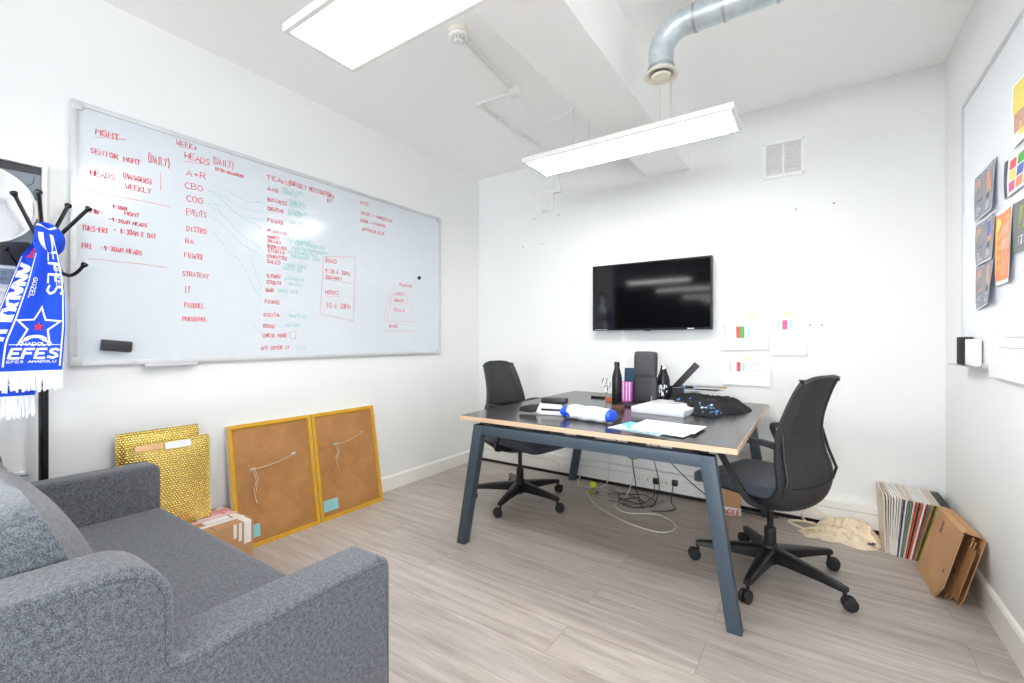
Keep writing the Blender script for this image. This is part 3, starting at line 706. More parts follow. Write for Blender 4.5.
# ------------------------------------------------------------------ sofa
t = thing('sofa', 'grey wool two-seat sofa in the foreground at the left', 'sofa', (-1.775, .35, 0))
def L_(x, y, z): return (x + 1.775, y - .35, z)
def arc_pts(cy, cz, r, a0, a1, n=8): return [(cy + r * math.cos(math.radians(a0 + (a1 - a0) * k / n)), cz + r * math.sin(math.radians(a0 + (a1 - a0) * k / n))) for k in range(n + 1)]
def side_profile(y0=-.12, yf=.81, zb=.13, za=.603, zw=.795, yw=.325):
    p = [(y0, zb), (yf, zb)]
    p += arc_pts(yf - .035, za - .035, .035, 0, 90, 5)
    p += [(yw + .03, za)]
    p += arc_pts(yw + .012, za + .012, .012, 270, 180, 3)
    p += arc_pts(yw - .085, zw - .085, .085, 0, 90, 8)
    p += [(y0 + .05, zw)]
    p += arc_pts(y0 + .05, zw - .05, .05, 90, 180, 4)
    return [(a - .35, c) for a, c in p]
prof = side_profile()
for (x0, x1, out) in ((-1.065, -.935, 1), (-2.605, -2.495, -1)):
    a = MB().prism(prof, x0 + 1.775, x1 + 1.775, FAB, 'x', bev=.015, seg=4).build('armrest', t, smooth=50)
    xs = (x1 if out > 0 else x0) + 1.775
    cy = sum(p[0] for p in prof) / len(prof)
    ins = []
    N = len(prof)
    for i, p in enumerate(prof):
        q, r_ = Vector(prof[i - 1]), Vector(prof[(i + 1) % N]); d = (r_ - q).normalized(); nn = Vector((-d.y, d.x))
        ins.append(Vector(p) + nn * .0155)
    for xx in ((xs - out * .003),):
        MB().tube([(xx + out * .002, p.x, p.y) for p in ins[1:]], .0013, SEAM, n=6).build('seam', a)
b = MB().box(-2.495 + 1.775, -1.065 + 1.775, -.47, .455, .13, .27, FAB, bev=.02); b.build('base_frame', t)
b = MB().box(-2.49 + 1.775, -1.07 + 1.775, -.46, -.27, .2, .78, FAB, bev=.03, seg=3); b.build('backrest', t)
def cushion(name, x0, x1, y0, y1, z0, z1, puff, M=None, rot=None, loc=(0, 0, 0), parent=None, m=FAB, ax=2, bev=.03):
    bm = bmesh.new(); bmesh.ops.create_cube(bm, size=1)
    bmesh.ops.subdivide_edges(bm, edges=bm.edges[:], cuts=9, use_grid_fill=True)
    sx, sy, sz = x1 - x0, y1 - y0, z1 - z0
    for v in bm.verts:
        c = [v.co.x * 2, v.co.y * 2, v.co.z * 2]
        o = [k for k in range(3) if k != ax]
        f = (1 - abs(c[o[0]]) ** 3) * (1 - abs(c[o[1]]) ** 3)
        e = 1 - .16 * max(abs(c[o[0]]), abs(c[o[1]])) ** 10
        d = [c[0] * sx / 2, c[1] * sy / 2, c[2] * sz / 2]
        d[ax] = d[ax] * e + (1 if c[ax] > 0 else -1) * puff * f * abs(c[ax])
        # round the plan corners
        r = (abs(c[o[0]]) ** 8 + abs(c[o[1]]) ** 8) ** (1 / 8)
        if r > 1: d[o[0]] /= 1 + (r - 1) * .7; d[o[1]] /= 1 + (r - 1) * .7
        n = noise.noise(Vector(d) * 5) * .006
        d[ax] += n
        v.co = Vector(d)
    b = MB(); b.bm(bm, m)
    o = b.build(name, parent, smooth=60); o.location = loc
    if rot: o.rotation_euler = rot
    return o
seat = MB().box(-2.492 + 1.775, -1.068 + 1.775, -.22, .462, .27, .408, FAB, bev=.028, seg=4).build('seat_cushion', t)
o1 = cushion('back_cushion', 0, .69, 0, .13, 0, .47, .045, loc=(-1.422 + 1.775, .205 - .35, .65), rot=(math.radians(19), 0, 0), parent=t, ax=1)
o2 = cushion('back_cushion', 0, .69, 0, .13, 0, .47, .045, loc=(-2.135 + 1.775, .205 - .35, .65), rot=(math.radians(19), 0, 0), parent=t, ax=1)
for x in (-.78, .78):
    for y in (-.40, .40):
        MB().lathe([(.018, 0), (.018, .004), (.026, .13)], BLKP, 16, Matrix.Translation((x, y, 0))).build('leg', t)

# ------------------------------------------------------------------ coat stand and scarf
px, py = -2.682, .462
t = thing('coat_stand', 'black metal coat stand between the sofa and the left wall', 'coat stand', (px, py, 0))
MB().tube([(0, 0, .03), (0, 0, 1.60)], .0155, BLKM, n=20).build('pole', t)
b = MB()
for z in (.50, .98, 1.40): b.lathe([(.0155, z - .012), (.019, z - .008), (.019, z + .008), (.0155, z + .012)], BLKM, 20, caps=False)
b.build('joint_ring', t)
MB().lathe([(0.0001, .02), (.03, .03), (.03, .06), (.018, .09), (.0155, .12)], BLKM, 20).build('foot_hub', t)
rt = Vector((.171, .985, 0)); fw = Vector((.985, -.171, 0))
for (a, f_) in ((-.34, .03), (.36, .06), (.06, .24), (-.1, -.03)):
    e = rt * a + fw * f_
    MB().tube([Vector((0, 0, .06)), e * .4 + Vector((0, 0, .075)), e * .85 + Vector((0, 0, .03)), e + Vector((0, 0, .012))], .011, BLKM, n=10).build('leg', t)
def hook(end, sag, z0, knob=True):
    e = rt * end[0] + fw * end[1]; pts = []
    for k in range(11):
        u = k / 10
        p = e * (u ** (1 if not sag else .8)); z = z0 + (end[2] - z0) * u - sag * math.sin(PI * min(1, u * 1.0)) 
        pts.append(Vector((p.x, p.y, z)))
    b = MB().tube(pts, .0072, BLKM, n=10)
    d = (pts[-1] - pts[-2]).normalized()
    b.lathe([(.0072, -.012), (.0125, -.002), (.0125, .004), (.009, .009), (.0001, .01)], BLKM, 14, Matrix.Translation(pts[-1]) @ d.to_track_quat('Z', 'Y').to_matrix().to_4x4())
    b.build('hook', t)
for e in ((-.082, .05, 1.755), (-.014, -.035, 1.795), (.074, -.03, 1.755), (.134, .07, 1.735)): hook(e, .0, 1.545)
for e in ((-.105, .03, 1.535), (-.012, .11, 1.545), (.045, -.03, 1.47), (.122, .05, 1.495)): hook(e, .062, 1.52)

t = thing('scarf', 'blue and white fringed football scarf knotted on the coat stand', 'scarf', (px + .985 * .04, py - .171 * .04, 1.5))
S0 = Vector((px + .985 * .095, py - .171 * .095, 0)) - Vector(t.location)
def lerp_table(tb, z):
    for (z0, v0), (z1, v1) in zip(tb, tb[1:]):
        if z0 >= z >= z1: return v0 + (v1 - v0) * (z0 - z) / (z0 - z1)
    return tb[0][1] if z > tb[0][0] else tb[-1][1]
def tail(le, ri, ztop, zbot, off, amp, ph):
    def P(u, v):
        z = ztop + (zbot - ztop) * v
        a = lerp_table(le, z) * (1 - u) + lerp_table(ri, z) * u
        d = off + amp * math.sin(u * 7.5 + ph + v * 1.6) * (1 - .55 * v) + .006 * math.sin(v * 9 + ph)
        return S0 + rt * a + fw * d + Vector((0, 0, z))
    return P
# front tail
LE = [(1.58, -.035), (1.52, -.022), (1.40, -.045), (1.25, -.082), (1.16, -.108), (1.045, -.118)]
RI = [(1.58, .03), (1.52, .040), (1.42, .056), (1.35, .060), (1.22, .062), (1.045, .052)]
PF = tail(LE, RI, 1.56, 1.045, .035, .012, 0)
fr = MB().slab(PF, lambda u, v: fw, .006, 24, 30, BLUE).build('front_tail', t, smooth=60)
def onf(P, lift=.0016):
    return lambda x, y: P(x, y) + fw * lift
b = MB(); mp = onf(PF); mp2 = onf(PF, .0028)
b.ribbon([(.955, v / 20) for v in range(0, 20)], .03, mp, WKNIT)
b.ribbon([(.05, v / 20) for v in range(2, 20)], .03, mp, WKNIT)
def star(cx, cy, R, r, w, mp, m, fill=False):
    ps = []
    for k in range(10):
        a = PI / 2 + k * PI / 5; q = R if k % 2 == 0 else r
        ps.append((cx + q * math.cos(a), cy - q * math.sin(a) * .36))
    if fill:
        for k in range(10): b.poly([(cx, cy), ps[k], ps[(k + 1) % 10]], mp, m)
    else:
        sub = []
        for k in range(10):
            A, B = ps[k], ps[(k + 1) % 10]
            for q in range(4): sub.append((A[0] + (B[0] - A[0]) * q / 4, A[1] + (B[1] - A[1]) * q / 4))
        sub.append(ps[0])
        # constant-width outline: inner and outer star
        for k in range(len(sub) - 1):
            A, B = sub[k], sub[k + 1]; f = 1 - w
            ia = (cx + (A[0] - cx) * f, cy + (A[1] - cy) * f); ib = (cx + (B[0] - cx) * f, cy + (B[1] - cy) * f)
            b.poly([A, B, ib, ia], mp, m)
star(.5, .655, .47, .21, .20, mp, WKNIT)
star(.5, .655, .10, .045, 0, mp2, REDK, True)
for k in range(7): # arc under the red star
    a0, a1 = PI + PI * k / 7, PI + PI * (k + 1) / 7
    b.poly([(.5 + .20 * math.cos(a0), .755 + .075 * math.sin(a0) * .5), (.5 + .20 * math.cos(a1), .755 + .075 * math.sin(a1) * .5), (.5 + .12 * math.cos(a1), .765 + .05 * math.sin(a1) * .5), (.5 + .12 * math.cos(a0), .765 + .05 * math.sin(a0) * .5)], mp2, WKNIT)
def text_on(txt, x0, y0, h, w, lw, mp, m, vertical=False, slant=0.0, flip=False):
    for pl in strokes(txt, 0, 0, h, w, 0.0, slant):
        fine = []
        for A, B in zip(pl, pl[1:]):
            for q in range(3): fine.append((A[0] + (B[0] - A[0]) * q / 3, A[1] + (B[1] - A[1]) * q / 3))
        fine.append(pl[-1])
        if not vertical: b.ribbon(fine, lw, lambda x, y: mp(x0 + x, y0 - y * .33), m)
        else: b.ribbon(fine, lw, lambda x, y: mp(x0 + y * (-1 if flip else 1), y0 + x * .33 * (-1 if flip else 1)), m)
b.poly([(.1, .79), (.93, .79), (.93, .795), (.1, .795)], mp2, WKNIT)
text_on('ANADOLU', .22, .80, .075, .58, .016, mp2, WKNIT)
text_on('EFES', .12, .895, .21, .82, .055, mp2, WKNIT, slant=.15)
text_on('EFES ANADOLU', .1, .93, .05, .80, .012, mp2, WKNIT)
text_on('EFES', .56, .07, .40, 1.05, .055, lambda x, y: mp(x, y), WKNIT, vertical=True)
text_on('GÜZEL', .80, .17, .13, .62, .022, mp2, WKNIT, vertical=True)
text_on('GÜZEL', .16, .28, .11, .5, .02, mp2, WKNIT, vertical=True)
b.build('knitted_letters', fr, smooth=None)
def fringe(P, n, length, par, seed):
    rr = random.Random(seed); b = MB()
    for k in range(n):
        u = (k + .5) / n; p = P(u, 1.0); q = p + Vector((0, 0, -length * rr.uniform(.8, 1.05))) + rt * rr.uniform(-.006, .006)
        b.tube([p + Vector((0, 0, .004)), (p + q) / 2 + fw * rr.uniform(-.004, .004), q], .0036, WKNIT, n=5)
    tag(b.build('fringe', par, smooth=60), kind='stuff')
fringe(PF, 46, .078, t, 1)
# left tail, turned a little
LE2 = [(1.60, -.005), (1.50, -.062), (1.38, -.095), (1.25, -.13), (1.15, -.15), (1.05, -.16)]
RI2 = [(1.60, .03), (1.50, -.008), (1.38, -.03), (1.25, -.06), (1.15, -.085), (1.05, -.09)]
PL = tail(LE2, RI2, 1.60, 1.05, .014, .006, 2)
lf = MB().slab(PL, lambda u, v: fw, .006, 14, 28, BLUE).build('left_tail', t, smooth=60)
b = MB(); mp = onf(PL); mp2 = onf(PL, .0028)
b.ribbon([(.94, v / 20) for v in range(4, 20)], .05, mp, WKNIT)
b.ribbon([(.06, v / 20) for v in range(4, 20)], .05, mp, WKNIT)
text_on('ANADOLU', .15, .24, .62, 1.7, .09, mp, WKNIT, vertical=True)
text_on('XVX', .3, .12, .5, .22, .03, mp2, REDK, vertical=True)
b.build('knitted_letters', lf, smooth=None)
# rear tail, longer
LE3 = [(1.30, -.10), (.965, -.14), (.88, -.14)]; RI3 = [(1.30, -.02), (.965, -.022), (.88, -.028)]
PR = tail(LE3, RI3, 1.30, .945, -.012, .005, 1)
rf = MB().slab(PR, lambda u, v: fw, .006, 12, 16, BLUE).build('rear_tail', t, smooth=60)
b = MB(); mp = onf(PR); b.ribbon([(.93, v / 10) for v in range(0, 10)], .05, mp, WKNIT); b.ribbon([(k / 10, .86) for k in range(0, 11)], .02, mp, WKNIT); b.build('knitted_stripe', rf, smooth=None)
fringe(PR, 34, .085, t, 2)
# knot
b = MB()
def kn(u, v):
    th = 2 * PI * u; ph = PI * v
    r = .047 + .008 * math.sin(th * 3 + v * 4)
    c = S0 + rt * (.012 + .02 * (v - .5)) + fw * .005 + Vector((0, 0, 1.578))
    return c + rt * (r * math.sin(ph) * math.cos(th) * .95) + fw * (r * math.sin(ph) * math.sin(th) * .9) + Vector((0, 0, r * 1.25 * math.cos(ph)))
b.grid(kn, 24, 14, BLUE)
kt = b.build('knot', t, smooth=70)
b = MB()
for (u0, v0, v1) in ((.20, .42, .80), (.31, .42, .80)):
    b.ribbon([(u0, v0 + (v1 - v0) * k / 8) for k in range(9)], .05, lambda x, y: kn(x, y) + fw * .002, WKNIT)
b.ribbon([(.10 + .35 * k / 12, .24 + .0 * k) for k in range(13)], .05, lambda x, y: kn(x, y) + fw * .002 + Vector((0, 0, .002)), WKNIT)
b.build('knitted_stripe', kt, smooth=None)

# ------------------------------------------------------------------ framed record award on the left wall
t = thing('framed_disc_award', 'framed silver disc with grey artwork on the left wall behind the coat stand', 'framed award', (XL, .297, 1.643))
w, h = .185, .277
b = MB()
for (y0, y1, z0, z1) in ((-w, w, h - .014, h), (-w, w, -h, -h + .014), (-w, -w + .014, -h + .014, h - .014), (w - .014, w, -h + .014, h - .014)): b.box(0, .026, y0, y1, z0, z1, TRIMW, bev=.001)
b.build('frame', t, smooth=None)
MB().box(.002, .008, -w + .014, w - .014, -h + .014, h - .014, mat('slate_grey_art', (116, 124, 134), .3)).build('artwork', t, smooth=None)
b = MB(); mp = lambda y, z: Vector((.0085, y, z)); mpb = lambda y, z: Vector((.0088, y, z))
DK = mat('dark_art', (44, 46, 52), .3)
b.poly([(-w + .014, h - .014), (w - .014, h - .014), (w - .014, h - .045), (.0, h - .05), (-w + .014, h - .04)], mp, DK)
b.poly([(.10, .105), (w - .014, .125), (w - .014, .045), (.12, .04)], mp, mat('peach_art', (232, 194, 158), .3))
b.ribbon([(.08, .10), (.11, .118), (.14, .128), (w - .014, .128)], .006, mpb, DK)
b.ribbon([(.10, .14), (.12, .17), (.145, .19), (.15, .22)], .003, mpb, DK)
b.poly([(-.10, -.10), (.13, -.06), (w - .014, -.10), (w - .014, -.165), (-w + .014, -.165), (-w + .014, -.12)], mp, DK)
b.poly([(-w + .014, -.168), (w - .014, -.168), (w - .014, -.262), (-w + .014, -.262)], mp, mat('pale_art_band', (206, 214, 222), .3))
b.build('drawing', t, smooth=None)
MX = Matrix.Rotation(PI / 2, 4, 'Y')
MB().lathe([(0.0001, .006), (.012, .006), (.0121, .0035), (.05, .003), (.0505, .0045), (.149, .0045), (.151, .002), (.151, 0)], mat('silver_disc', (214, 216, 220), .22, metal=.75, var=.03), 64, Matrix.Translation((.011, 0, .075)) @ MX).build('disc', t)
MB().lathe([(.149, .005), (.158, .005), (.158, 0), (.149, 0)], TRIMW, 64, Matrix.Translation((.010, 0, .075)) @ MX, caps=False).build('disc_rim', t)
p = MB().box(.009, .012, -.12, .09, -.245, -.18, mat('plaque_plate', (150, 164, 180), .25, metal=.4)).build('plaque', t, smooth=None)
b = MB()
for i, s_ in enumerate(('PRESENTED TO', 'IN RECOGNITION')):
    for pl in strokes(s_, -.09, -.205 - i * .024, .012, .16): b.ribbon(pl, .002, lambda y, z: Vector((.0124, y, z)), DK)
b.build('engraving', p, smooth=None)

o = MB().tube([(XL, .41, .61), (XL + .03, .41, .61)], .009, TRIMW).tube([(XL + .03, .385, .61), (XL + .03, .425, .61)], .008, mat('pale_blue_plastic', (150, 170, 182), .5)).build('radiator_valve')
tag(o, 'small pale blue valve on the left wall, low beside the coat stand pole', 'valve')

# ------------------------------------------------------------------ picture frames standing face to the wall
def back_of_frame(y0, W, label, wire, H=.695, lean=.135):
    t = thing('picture_frame', label, 'picture frame', (-2.612, y0, 0), 0, 'frames turned to the wall')
    t.rotation_euler = (0, -math.asin((lean - .02) / H), 0)
    T = .032; e = .022
    b = MB()
    # local: x towards the room at 0, wall side at -T
    for (a0, a1, c0, c1) in ((0, W, 0, e), (0, W, H - e, H), (0, e, e, H - e), (W - e, W, e, H - e)):
        b.box(-.006, 0, a0, a1, c0, c1, GOLDR, bev=.0015)
        b.box(-T, -.006, a0, a1, c0, c1, CREAMW)
    b.build('frame', t, smooth=None)
    MB().box(-.014, -.008, e, W - e, e, H - e, HARD).build('backing_board', t, smooth=None)
    b = MB()
    for (a0, a1, c0, c1) in ((e, W - e, e, e + .012), (e, W - e, H - e - .012, H - e), (e, e + .012, e, H - e), (W - e - .012, W - e, e, H - e)): b.box(-.0085, -.0075, a0, a1, c0, c1, mat('brown_frame_tape', (176, 126, 44), .6))
    b.build('backing_tape', t, smooth=None)
    (ya, za), (yb, zb), drop = wire
    for q in ((ya, za), (yb, zb)):
        b = MB(); b.box(-.008, -.004, q[0] - .014, q[0] + .014, q[1] - .008, q[1] + .008, ALU, bev=.002); b.lathe([(.006, 0), (.007, .003), (.004, .005)], ALU, 10, Matrix.Translation((-.004, q[0], q[1])) @ Matrix.Rotation(PI/2, 4, 'Y'))
        b.build('d_ring', t)
    b = MB()
    b.tube([(-.001, ya + (yb - ya) * k / 8, za + (zb - za) * k / 8 - .012 * math.sin(PI * k / 8)) for k in range(9)], .0022, STRING, n=6)
    b.tube([(.0, ya, za), (.002, ya + .012, za - drop * .35), (.001, ya - .006, za - drop * .6), (.001, ya + .004, za - drop)], .002, STRING, n=6)
    b.tube([(.0, ya + .01, za), (.002, ya + .022, za - drop * .3), (.001, ya + .006, za - drop * .65)], .002, STRING, n=6)
    b.build('hanging_string', t)
    l = MB().box(-.0078, -.0066, W * .02 + .02, W * .02 + .125, .055, .125, mat('cyan_label', (134, 202, 208), .6)).build('label', t, smooth=None)
    b = MB()
    for k in range(5): b.box(-.0066, -.0062, .04, .11 - (k % 2) * .02, .066 + k * .011, .069 + k * .011, INKG)
    b.build('label_text', l, smooth=None)
    return t
back_of_frame(1.19, .50, 'brown backed gold frame leaning on the wall, the left one of two', ((.12, .43), (.37, .47), .19))
back_of_frame(1.697, .495, 'brown backed gold frame leaning on the wall, the right one of two', ((.15, .47), (.37, .515), .15))

# ------------------------------------------------------------------ cardboard box with tape, gold envelopes
t = thing('cardboard_box', 'brown cardboard box with white tape behind the sofa', 'cardboard box', (-2.583, 1.005, 0))
MB().box(-.165, .165, -.18, .178, 0, .24, CARD, bev=.003).build('carton', t, smooth=None)
b = MB(); b.box(-.166, .166, -.003, .003, .2395, .2406, CARD2); b.box(-.1, .05, .0, .12, .2402, .2412, PAPER); b.build('flap_seam_and_label', t, smooth=None)
b = MB()
b.box(-.167, .167, .13, .165, .2404, .2416, TAPEW); b.box(.1655, .1667, .13, .165, .13, .2412, TAPEW)
b.box(.1655, .1667, .08, .095, .17, .2412, TAPEW); b.box(.1655, .1667, .105, .12, .15, .2412, TAPEW)
b.box(.06, .09, .18-.35, .17, .2406, .2418, TAPEW); b.box(-.03, .0, -.05, .178, .2407, .2419, mat('pale_red_tape', (236, 190, 186), .4))
b.box(-.13, -.07, .0, .17, .2407, .2419, mat('pale_red_tape', (236, 190, 186), .4))
for k in range(7): b.box(-.12 + k * .012, -.116 + k * .012, .02, .165, .2419, .2423, INKR)
tag(b.build('packing_tape', t, smooth=None), 'white and pale red packing tape')

def envelope(x, y0, W, H, lean, label, yaw=0.0, paper=False):
    t = thing('bubble_envelope', label, 'envelope', (x, y0, .2435), yaw, 'gold bubble envelopes')
    t.rotation_euler = (0, -lean, yaw)
    def P(side):
        def f(u, v):
            p = (1 - abs(2 * u - 1) ** 4) * (1 - abs(2 * v - 1) ** 6)
            return Vector((side * (.001 + .019 * p + .002 * math.sin(u * 9 + v * 5)), u * W, v * H))
        return f
    b = MB(); b.grid(P(1), 22, 26, GOLD); b.grid(P(-1), 22, 26, GOLD)
    b.build('padded_body', t, smooth=60)
    b = MB(); b.box(-.003, .003, -.006, W + .006, H - .005, H + .018, GOLD, bev=.001); b.box(-.002, .002, -.009, .006, 0, H, GOLD); b.box(-.002, .002, W - .006, W + .009, 0, H, GOLD)
    b.build('sealed_edge', t, smooth=None)
    if paper:
        MB().slab(lambda u, v: P(1)(.30 + u * .36, .0) * 0 + Vector((.010 + .012 * (1 - v), W * (.42 + u * .33), H * (.94 + v * .075))), lambda u, v: (1, 0, 0), .001, 4, 4, PAPERB).build('label', t, smooth=None)
        MB().slab(lambda u, v: Vector((.012 + .010 * (1 - v), W * (.06 + u * .33), H * (.96 + v * .055))), lambda u, v: (1, 0, 0), .001, 4, 4, mat('salmon_flap', (226, 176, 132), .6)).build('flap_strip', t, smooth=None)
    return t
envelope(-2.705, .712, .325, .465, .02, 'gold bubble-wrap envelope, the rear one touching the wall')
envelope(-2.643, .735, .33, .415, .035, 'gold bubble-wrap envelope with paper label, in front of the other', 0, True)
# ------------------------------------------------------------------ desk
DX, DY = -.972, 2.71
desk = thing('desk', 'large black topped desk on blue-grey splayed steel legs against the back wall', 'desk', (DX, DY, 0))
HX, HY = .718, .742
b = MB(); b.box(-HX, HX, -HY, HY, .714, .7385, PLY, bev=.001); b.box(-HX + .003, HX - .003, -HY + .003, HY - .003, .7384, .74, LAM)
b.build('desktop', desk, smooth=None)
def leg_frame(y):
    f = 0
    zb = .695
    b = MB().box(-.612, .630, y - .025, y + .025, zb - .052, zb, STEELB, bev=.003); b.build('top_rail', desk)
    for (xt, xb) in ((-.588, -.716), (.603, .706)):
        w = .03; b = MB()
        poly = [(xt - w, zb), (xt + w, zb), (xb + w * .9, 0), (xb - w * .9, 0)]
        b.prism(poly, y - .026, y + .026, STEELB, 'y', bev=.003, seg=2); b.build('leg', desk)
leg_frame(-HY + .027); leg_frame(HY - .045)
for x in (-.5, .55): MB().box(x - .025, x + .025, -HY + .07, HY - .07, .66, .695, STEELB, bev=.002).build('side_rail', desk)
for x in (-.45, -.2, .05, .3, .5):
    for y0_ in (-HY + .03, HY - .06): MB().box(x - .04, x + .04, y0_, y0_ + .03, .695, .714, BLKP).build('top_spacer', desk, smooth=None)
b = MB(); b.box(-.42, .46, -.06, .20, .585, .59, TRIMW); b.box(-.42, .46, -.06, -.055, .59, .66, TRIMW); b.box(-.42, .46, .195, .20, .59, .66, TRIMW)
tag(b.build('cable_tray', desk, smooth=None), 'white sheet-metal cable tray under the desktop')

# ------------------------------------------------------------------ office chairs
def make_chair(label, x, y, rz, base_rot):
    t = thing('office_chair', label, 'chair', (x, y, 0), rz, 'black mesh office chairs')
    # five-star base
    for k in range(5):
        a = base_rot - rz + k * 2 * PI / 5
        d = Vector((math.cos(a), math.sin(a), 0)); n = Vector((-d.y, d.x, 0))
        b = MB(); secs = [(.02, .034, .075, .145), (.10, .030, .082, .135), (.24, .021, .082, .118), (.325, .017, .078, .104), (.345, .015, .078, .100)]
        vs = []; fs = []
        for (r, w, z0, z1) in secs:
            for (s_, z) in ((-1, z0), (1, z0), (1, z1 - .008), (.6, z1), (-.6, z1), (-1, z1 - .008)): vs.append(d * r + n * w * s_ + Vector((0, 0, z)))
        for i in range(len(secs) - 1):
            for q in range(6): fs.append([i * 6 + q, i * 6 + (q + 1) % 6, (i + 1) * 6 + (q + 1) % 6, (i + 1) * 6 + q])
        fs.append([5, 4, 3, 2, 1, 0]); fs.append([24 + q for q in range(6)])
        b.add(vs, fs, BLKP); lg = b.build('base_leg', t, smooth=40)
        ca = a + .9 * math.sin(k * 2.3 + x)          # each castor has swivelled its own way
        cd_ = Vector((math.cos(ca), math.sin(ca), 0)); c0 = d * .335 + cd_ * .018
        b = MB(); b.tube([d * .335 + Vector((0, 0, .05)), d * .335 + Vector((0, 0, .085))], .008, BLKP)
        ax = Vector((-cd_.y, cd_.x, 0)); Q = ax.to_track_quat('Z', 'Y').to_matrix().to_4x4()
        for s_ in (-1, 1):
            M = Matrix.Translation(c0 + Vector((0, 0, .030)) + ax * s_ * .0135) @ Q
            b.lathe([(.0001, -.009), (.022, -.010), (.0285, -.0065), (.030, 0), (.0285, .0065), (.022, .010), (.0001, .009)], RUB, 24, M)
        b.obox(c0 + Vector((0, 0, .044)), cd_ * .036, ax * .012, Vector((0, 0, .022)), BLKP, bev=.004)
        b.build('castor', lg, smooth=40)
    MB().lathe([(.0001, .055), (.026, .055), (.027, .075), (.040, .08), (.043, .14), (.034, .155), (.027, .16), (.027, .235), (.0001, .235)], BLKP, 24).build('hub', t)
    MB().lathe([(.0001, .23), (.0145, .23), (.0145, .40), (.0001, .40)], BLKM, 16).build('gas_column', t)
    b = MB(); b.box(-.13, .14, -.075, .075, .375, .425, BLKP, bev=.014, seg=3); b.obox((.02, -.13, .40), (.02, 0, 0), (0, .12, 0), (0, 0, .012), BLKP, bev=.003); b.build('tilt_mechanism', t)
    # seat
    bm = bmesh.new(); bmesh.ops.create_cube(bm, size=2); bmesh.ops.subdivide_edges(bm, edges=bm.edges[:], cuts=11, use_grid_fill=True)
    for v in bm.verts:
        cx_, cy_, cz_ = v.co
        r = (abs(cx_) ** 6 + abs(cy_) ** 6) ** (1 / 6); k = 1 / max(1, r)
        px_, py_ = cx_ * (k if abs(cx_) + abs(cy_) > 1 else 1), cy_ * (k if abs(cx_) + abs(cy_) > 1 else 1)
        e = min(1, max(abs(cx_), abs(cy_))); round_ = 1 - .45 * max(0, (e - .6) / .4) ** 2.2
        z = .470 + cz_ * .036 * round_ + (.006 * cy_ * cy_ if cz_ > 0 else 0)
        z -= .038 * max(0, (px_ - .35) / .65) ** 2      # waterfall front
        z += .012 * max(0, (-px_ - .5) / .5)
        v.co = Vector((.065 + px_ * .245, py_ * .235, z))
    b = MB(); b.bm(bm, SEATF); b.build('seat', t, smooth=60)
    b = MB(); b.box(-.12, .24, -.19, .19, .420, .440, BLKP, bev=.008); b.build('seat_pan', t)
    # back: profile of (x, z, half-width); a plastic frame with a knitted panel in it
    PR_ = [(.08, .388, .085), (-.03, .372, .14), (-.12, .380, .195), (-.185, .415, .228), (-.212, .475, .238), (-.210, .55, .236), (-.188, .63, .216), (-.178, .72, .196), (-.192, .82, .176), (-.228, .93, .160), (-.252, .985, .150), (-.262, 1.012, .138)]
    def prof_at(v):
        f = v * (len(PR_) - 1); i = min(int(f), len(PR_) - 2); s_ = f - i
        p0, p1, p2, p3 = PR_[max(i - 1, 0)], PR_[i], PR_[i + 1], PR_[min(i + 2, len(PR_) - 1)]
        return [0.5 * ((2 * b1) + (-a0 + c2) * s_ + (2 * a0 - 5 * b1 + 4 * c2 - d3) * s_ * s_ + (-a0 + 3 * b1 - 3 * c2 + d3) * s_ ** 3) for a0, b1, c2, d3 in zip(p0, p1, p2, p3)]
    def S(u, v):
        q = prof_at(v); a = (2 * u - 1)
        wrap = .075 * abs(a) ** 2.2 * (1 - .55 * v) if v > .22 else .075 * abs(a) ** 2.2 * (1 - .55 * .22) * (v / .22)
        lift = (.055 * abs(a) ** 3 * max(0, 1 - abs(v - .22) / .25))
        return Vector((q[0] + wrap, a * q[2], q[1] + lift - (.022 * abs(a) ** 4 * (1 if v > .93 else 0))))
    def Nn(u, v):
        e = .004; a = S(min(1, u + e), v) - S(max(0, u - e), v); c = S(u, min(1, v + e)) - S(u, max(0, v - e))
        n = a.cross(c); return n.normalized() if n.length > 1e-9 else Vector((1, 0, 0))
    def patch(b, u0, u1, v0, v1, nu, nv, th, m, off=0.0):
        f = lambda u, v: S(u0 + (u1 - u0) * u, v0 + (v1 - v0) * v) + Nn(u0 + (u1 - u0) * u, v0 + (v1 - v0) * v) * off
        b.slab(f, lambda u, v: Nn(u0 + (u1 - u0) * u, v0 + (v1 - v0) * v), th, nu, nv, m)
    b = MB()
    patch(b, 0, 1, 0.0, .40, 20, 14, .018, GREYP)       # basin under and behind the seat
    patch(b, 0, .13, .40, .955, 3, 22, .018, GREYP); patch(b, .87, 1, .40, .955, 3, 22, .018, GREYP)
    patch(b, 0, 1, .955, 1.0, 20, 3, .020, GREYP)
    b.build('back_frame', t, smooth=50)
    b = MB(); patch(b, .11, .89, .38, .965, 16, 26, .0022, MESH, -.004); b.build('mesh_back', t, smooth=60)
    b = MB()
    MBp = []
    b.rtube([S(.14, .60) + Vector((.008, 0, 0)), S(.3, .60) + Vector((.008, 0, 0)), S(.5, .60) + Vector((.008, 0, 0)), S(.7, .60) + Vector((.008, 0, 0)), S(.86, .60) + Vector((.008, 0, 0))], .03, .004, BLKP, up=(1, 0, 0)); b.build('lumbar_bar', t)
    for s_ in (.04, .96):
        b = MB().tube([S(s_, .36) + Vector((-.02, 0, 0)), S(s_, .45) + Vector((-.036, 0, 0)), S(s_, .56) + Vector((-.030, 0, 0)), S(s_, .66) + Vector((-.014, 0, 0))], .007, BLKP, n=8)
        b.build('back_brace', t)
